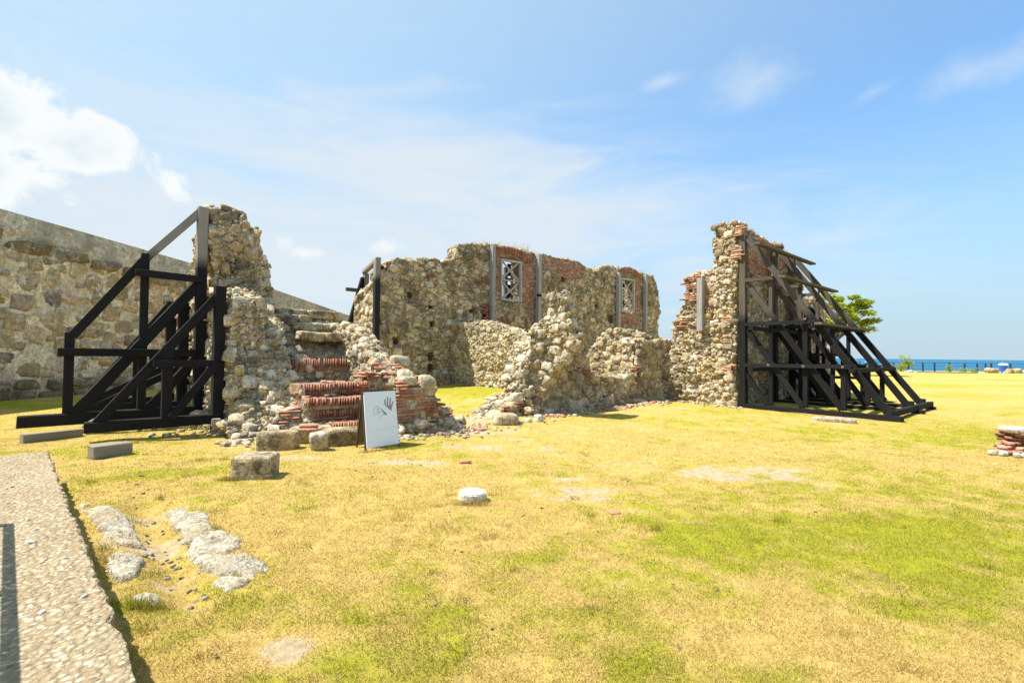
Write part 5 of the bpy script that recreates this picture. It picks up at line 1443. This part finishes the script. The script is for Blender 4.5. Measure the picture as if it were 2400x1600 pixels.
# loose dark pebbles, nobody would count them
VV, FF, TT = [], [], []; off = 0
def peb(x, y, r):
    global off
    v = LUMP_V[int(rng.integers(16))] * np.array([r, r * random.uniform(.6, .9), r * .6]); a_ = random.uniform(0, 6.28)
    v = v @ np.array([[math.cos(a_), math.sin(a_), 0], [-math.sin(a_), math.cos(a_), 0], [0, 0, 1]])
    VV.append(v + np.array([x, y, gz1(x, y) + r * .3])); FF.append(CG2F + off); off += len(v); TT.append(np.full(len(v), rng.random()))
for j in range(60):
    t_ = random.random(); c = G(300 + 160 * t_ + random.gauss(0, 28), 1130 + 240 * t_ + random.gauss(0, 28)); peb(c[0], c[1], random.uniform(.008, .022))
for j in range(80):
    c = G(random.uniform(200, 2300), 1080 + 500 * random.random() ** 2); peb(c[0], c[1], random.uniform(.004, .012) * (1 + c[1] * .08))
for j in range(150):
    c = G(random.gauss(1130, 70), random.gauss(985, 22)); peb(c[0], c[1], random.uniform(.012, .035))
o = link('pebbles', mesh_np('pebbles', np.concatenate(VV), np.concatenate(FF), m_pebble, {'tint': np.concatenate(TT)})); o['kind'] = 'stuff'; o['label'] = 'dark pebbles scattered over the lawn and the trench'; o['category'] = 'pebbles'
VV, FF, TT = [], [], []; off = 0
for j in range(230):
    f_ = random.random(); p = FW0 + D * (f_ * 6.4 - .3) + NN * (.25 + abs(random.gauss(0, .28))); peb(p[0], p[1], random.uniform(.02, .07))
for j in range(220):
    p = GP + D * random.uniform(-.5, 1.5) + NN * (1.2 + abs(random.gauss(0, .4))); peb(p[0], p[1], random.uniform(.02, .08))
for j in range(170):
    p = PP + D * random.uniform(-.3, 2.2) + NN * (.15 + abs(random.gauss(0, .3))); peb(p[0], p[1], random.uniform(.02, .06))
for j in range(150):
    p = GP - D * random.uniform(.0, 1.4) - NN * random.uniform(0, 6); peb(p[0], p[1], random.uniform(.02, .08))
for j in range(120):
    p = FC - NN * random.uniform(-.3, 2.5) - D * (.15 + abs(random.gauss(0, .2))); peb(p[0], p[1], random.uniform(.02, .06))
o = link('rubble', mesh_np('rubble', np.concatenate(VV), np.concatenate(FF), m_stone_pale, {'tint': np.concatenate(TT)})); o['kind'] = 'stuff'; o['label'] = 'crumbs of pale rubble along the foot of the ruined walls'; o['category'] = 'rubble'
VV, FF, TT = [], [], []; off = 0
for j in range(90):
    f_ = random.random(); p = FW0 + D * (f_ * 6.2) + NN * (.3 + abs(random.gauss(0, .25))); peb(p[0], p[1], random.uniform(.03, .08))
for j in range(40):
    p = PP + D * random.uniform(.5, 2.2) + NN * (.15 + abs(random.gauss(0, .2))); peb(p[0], p[1], random.uniform(.03, .07))
o = link('brick_rubble', mesh_np('brick_rubble', np.concatenate(VV), np.concatenate(FF), m_brick_o, {'tint': np.concatenate(TT)})); o['kind'] = 'stuff'; o['label'] = 'crumbs of red brick along the foot of the low walls'; o['category'] = 'rubble'

# brick pile at the right edge
g = G(2385, 1068)
root = thing('brick_pile', 'small pile of orange bricks topped with a white stone out on the lawn', 'brick pile', (g[0] + .25, g[1] + .3, 0))
pbb = Pieces(root, 'brick', m_brick_o); cx, cy = g[0] + .25, g[1] + .3
for lay in range(5):
    for j in range(max(3, 10 - lay * 2)):
        a_ = random.uniform(0, 6.28); r = random.uniform(.05, .48 - lay * .06); th = random.gauss(.1, .35); ti_ = random.gauss(0, .15)
        Xr = np.array([math.cos(th) * math.cos(ti_), math.sin(th) * math.cos(ti_), math.sin(ti_)]); Yr = np.array([-math.sin(th), math.cos(th), 0]); 
        pbb.add(np.array([cx + r * math.cos(a_), cy + r * .7 * math.sin(a_), .04 + lay * .075]), Xr, Yr, np.cross(Xr, Yr), random.uniform(.17, .27), .13, .06)
boulder('stone', (cx + .02, cy, .42), (.5, .4, .13), 301, m_whitestone, (0, .05, .3), 3.5, .1, parent=root)
for j, (dx, dy) in enumerate(((-.5, -.3), (-.38, -.42), (-.25, -.45), (-.6, -.2), (-.45, -.25), (.1, -.5))): boulder('stone', (cx + dx, cy + dy, .035), (.13, .1, .09), 310 + j, m_whitestone, (0, 0, j), 3, .1, parent=root)

# ================================================================== FAR EDGE: fence, bins, rocks, bushes, kerb, tree
root = thing('railing_fence', 'long dark post and rail fence along the cliff edge above the sea', 'fence', (*at_depth(2090, 866, 66)[:2], 0))
def far(px, y=66.0): p = at_depth(px, 868, y); return p[0]
posts = [1957, 2076, 2094.5, 2113, 2129, 2163, 2190.5, 2225.5, 2261, 2290.5, 2310, 2323.5, 2368.5, 2420, 2470]
xsf = [far(p) for p in posts]; xsf = [xsf[0] - 4 * k for k in range(12, 0, -1)] + [xsf[0], xsf[0] + 3.2] + xsf[1:] + [xsf[-1] + 3.2 * k for k in range(1, 10)]
for xx_ in xsf: timber(root, (xx_, 66, gz1(xx_, 66) - .1), (xx_, 66, gz1(xx_, 66) + 1.15), .13, .13, m_fence, 'post', (0, 1, 0))
zf = gz1(xsf[10], 66)
for h_ in (1.1, .75, .4, .12): timber(root, (xsf[0], 66, zf + h_), (xsf[-1], 66, zf + h_), .04, .045 if h_ > 1 else .025, m_fence, 'rail')

def bin_(px, lab, bag):
    p = at_depth(px, 868, 63); x0, y0 = p[0], 63.; z0 = gz1(x0, y0)
    r = thing('litter_bin', lab, 'litter bin', (x0, y0, z0), 'blue litter bins')
    def lathe(name, prof_, mat, n=20, sq=0):
        vs = [(rr_ * math.cos(6.2832 * j / n), rr_ * math.sin(6.2832 * j / n), h_) for rr_, h_ in prof_ for j in range(n)]
        fs = [(a * n + j, a * n + (j + 1) % n, (a + 1) * n + (j + 1) % n, (a + 1) * n + j) for a in range(len(prof_) - 1) for j in range(n)] + [tuple(range(n))[::-1], tuple(range((len(prof_) - 1) * n, len(prof_) * n))]
        return link(name, mesh_from(name, vs, fs, mat), r)
    lathe('body', [(.30, 0), (.34, .5), (.40, .95), (.44, 1.0), (.44, 1.05), (.38, 1.05)], m_blue)
    if bag:
        o = lathe('bin_liner', [(.44, .92), (.46, .97), (.43, 1.12), (.36, 1.17)], m_bag)
        lathe('lid', [(.22, 1.17), (.26, 1.22), (.2, 1.32), (.02, 1.34)], m_blue)
    else:
        o = lathe('lid', [(.42, 0), (.42, .06), (.3, .16), (.03, .2)], m_blue); o.location = (-.35, 0, 1.15); o.rotation_euler = (0, -.5, 0)
bin_(2352, 'blue litter bin with white liner folded over its rim, between rock piles', True)
bin_(2035, 'blue litter bin with a raised tilted lid seen between the raking timbers', False)
for px, wd, lab in ((2334, 1.7, 'low heap of brown rocks beside the blue bin, on the side of the fence kerb'), (2373, 1.7, 'dark low heap of rocks between the blue bin and the picture edge'), (2398, 1.6, 'low heap of rocks at the picture edge past the dark heap')):
    p = at_depth(px, 868, 62.5); r = thing('rock_heap', lab, 'rock heap', (p[0], 62.5, 0), 'rock heaps by the fence')
    for j in range(9): boulder('rock', (p[0] + random.uniform(-.5, .5) * wd, 62.5 + random.uniform(-.3, .3), .1 + random.random() * .4), (.7, .6, .45), 400 + j + int(px), m_stone, (0, 0, j), 3, .12, .06, parent=r)
p0, p1 = at_depth(2150, 866, 60), at_depth(2282, 870, 58)
o = thing('low_kerb', 'long low stone kerb in front of the cliff fence', 'kerb', (*p0[:2], 0)); timber(o, (p0[0], 60, .12), (p1[0], 57.5, .1), .5, .30, m_sleeper, 'kerb_stone')
p = at_depth(2133, 868, 62); o = boulder('loose_stone', (p[0], 62, .15), (.6, .5, .4), 450, m_whitestone, (0, 0, 0), 3, .1); tag(o, 'white stone at the end of the low kerb by the fence', 'stone', 'loose pale stones')

m_leaf, nt, b = new_mat('yellow_green_leaf'); ti = nd(nt, 'ShaderNodeAttribute', attribute_name='tint').outputs['Fac']
lc_ = ramp(nt, ti, [(0, (0.10, 0.19, 0.012)), (.5, (0.30, 0.38, 0.02)), (1, (0.48, 0.49, 0.03))])  # yellow-green leaf colour, tone varying at random from leaf to leaf
nt.links.new(lc_, b.inputs['Base Color']); b.inputs['Roughness'].default_value = .6
mx = nd(nt, 'ShaderNodeMixShader', {0: 0.4, 1: b.outputs[0], 2: nd(nt, 'ShaderNodeBsdfTranslucent', {0: lc_}).outputs[0]}); nt.links.new(mx.outputs[0], nt.nodes['Material Output'].inputs[0])
m_bark = flat_mat('grey_bark', (0.14, 0.11, 0.08), .9, .1, .3)
def leaves(name, parent, centers, radii, per, size, flat=.45, seed=0):
    r = np.random.default_rng(seed); V = []; T = []
    for c, rd in zip(centers, radii):
        d = r.normal(0, 1, (per, 3)); d /= np.linalg.norm(d, axis=1)[:, None]; d *= (r.random(per) ** .5)[:, None]
        p = np.asarray(c) + d * np.array([rd, rd, rd * flat]); a = r.normal(0, 1, (per, 3)); a[:, 2] *= .5; a /= np.linalg.norm(a, axis=1)[:, None]
        b_ = np.cross(a, r.normal(0, 1, (per, 3))); b_ /= np.linalg.norm(b_, axis=1)[:, None]; s_ = size * r.uniform(.6, 1.3, per)[:, None]
        V.append(np.stack([p - a * s_, p + b_ * s_ * .4, p + a * s_, p - b_ * s_ * .4], 1)); T.append(np.repeat(np.clip(r.normal(.5, .25, per), 0, 1), 4))
    V = np.concatenate(V).reshape(-1, 3); o = link(name, mesh_np(name, V - np.array(parent.location), np.arange(len(V)).reshape(-1, 4), m_leaf, {'tint': np.concatenate(T)}), parent); return o
def limb(parent, name, pts, r0, r1):
    bm = bmesh.new(); n = 8; rings = []; loc = np.array(parent.location)
    for j, p in enumerate(pts):
        d_ = np.asarray(pts[min(j + 1, len(pts) - 1)]) - np.asarray(pts[max(j - 1, 0)]); d_ = d_ / np.linalg.norm(d_); s_ = np.cross(d_, (0.3, 1, 0.1)); s_ /= np.linalg.norm(s_); t_ = np.cross(d_, s_); rr_ = r0 + (r1 - r0) * j / (len(pts) - 1)
        rings.append([bm.verts.new(tuple(np.asarray(p) - loc + rr_ * (s_ * math.cos(6.2832 * k / n) + t_ * math.sin(6.2832 * k / n)))) for k in range(n)])
    for j in range(len(rings) - 1):
        for k in range(n): bm.faces.new([rings[j][k], rings[j][(k + 1) % n], rings[j + 1][(k + 1) % n], rings[j + 1][k]])
    me = bpy.data.meshes.new(name); bm.to_mesh(me); bm.free(); me.materials.append(m_bark); return link(name, me, parent)
Td = 48.0
tb = at_depth(1950, 880, Td); root = thing('spreading_tree', 'bright green flat-layered tree rising behind the raking timbers', 'tree', (tb[0], Td, 0))
tz_ = lambda a, c: at_depth(1900 + a * .287, 650 + c * .287, Td)
cl = [(130, 170), (200, 190), (215, 145), (270, 215), (320, 180), (350, 240), (390, 215), (430, 215), (500, 210), (450, 250), (300, 280), (370, 300), (440, 305), (490, 305), (530, 360), (480, 370), (420, 350), (340, 345), (270, 330), (200, 340), (150, 250), (100, 300), (60, 220), (430, 410), (380, 420), (460, 430), (300, 430), (220, 400), (540, 380), (120, 380), (20, 300)]
cs_ = []; 
for a, c in cl:
    p = tz_(a * .82 - 10, c); p[1] += random.uniform(-2.0, 2.0); cs_.append(p)
tp_ = np.array([tb[0], Td, 3.0])
limb(root, 'trunk', [(tb[0], Td, -.2), (tb[0] + .1, Td, 1.5), tuple(tp_)], .28, .2)
for j, c in enumerate(cs_):
    if j % 2 == 0: limb(root, 'branch', [tuple(tp_), tuple((tp_ * .55 + c * .45) + np.array([0, 0, .35])), tuple(c)], .1, .025)
o = leaves('crown', root, cs_, [random.uniform(.55, 1.0) for _ in cs_], 190, .17, .38, 3)
for px, py, d_, wd, hh, per, lab in ((2130, 855, 64, 2.6, 2.2, 420, 'tallest thin bush growing through the cliff fence'), (2110, 862, 64.5, 1.6, 1.0, 160, 'low yellowish bush left of the tallest bush at the fence'), (2224, 863, 64.5, 1.3, .9, 120, 'small bush at the fence behind the middle of the kerb'), (2258, 864, 64.5, 1.5, .7, 110, 'sparse low bush at the fence near the end of the kerb'), (2285, 868, 64.2, 1.1, .5, 90, 'low green weed clump between the kerb and the rock heap'), (1990, 862, 64, 3, 1.2, 200, 'pale bush at the fence seen between the raking timbers')):
    p = at_depth(px, py, d_); r = thing('fence_bush', lab, 'bush', (p[0], d_, 0), 'bushes along the cliff fence')
    leaves('foliage', r, [(p[0] + random.uniform(-.35, .35) * wd, d_, hh * random.uniform(.15, 1.0)) for _ in range(7)], [wd * .25] * 7, per // 7, .13, .9, int(px))
    limb(r, 'stem', [(p[0], d_, -.1), (p[0] + .05, d_, hh * .5), (p[0] + .1, d_, hh)], .04, .015)

flush_pieces(300)
for o in list(bpy.data.objects):
    if o.type == 'MESH' and o.users == 0: bpy.data.objects.remove(o)
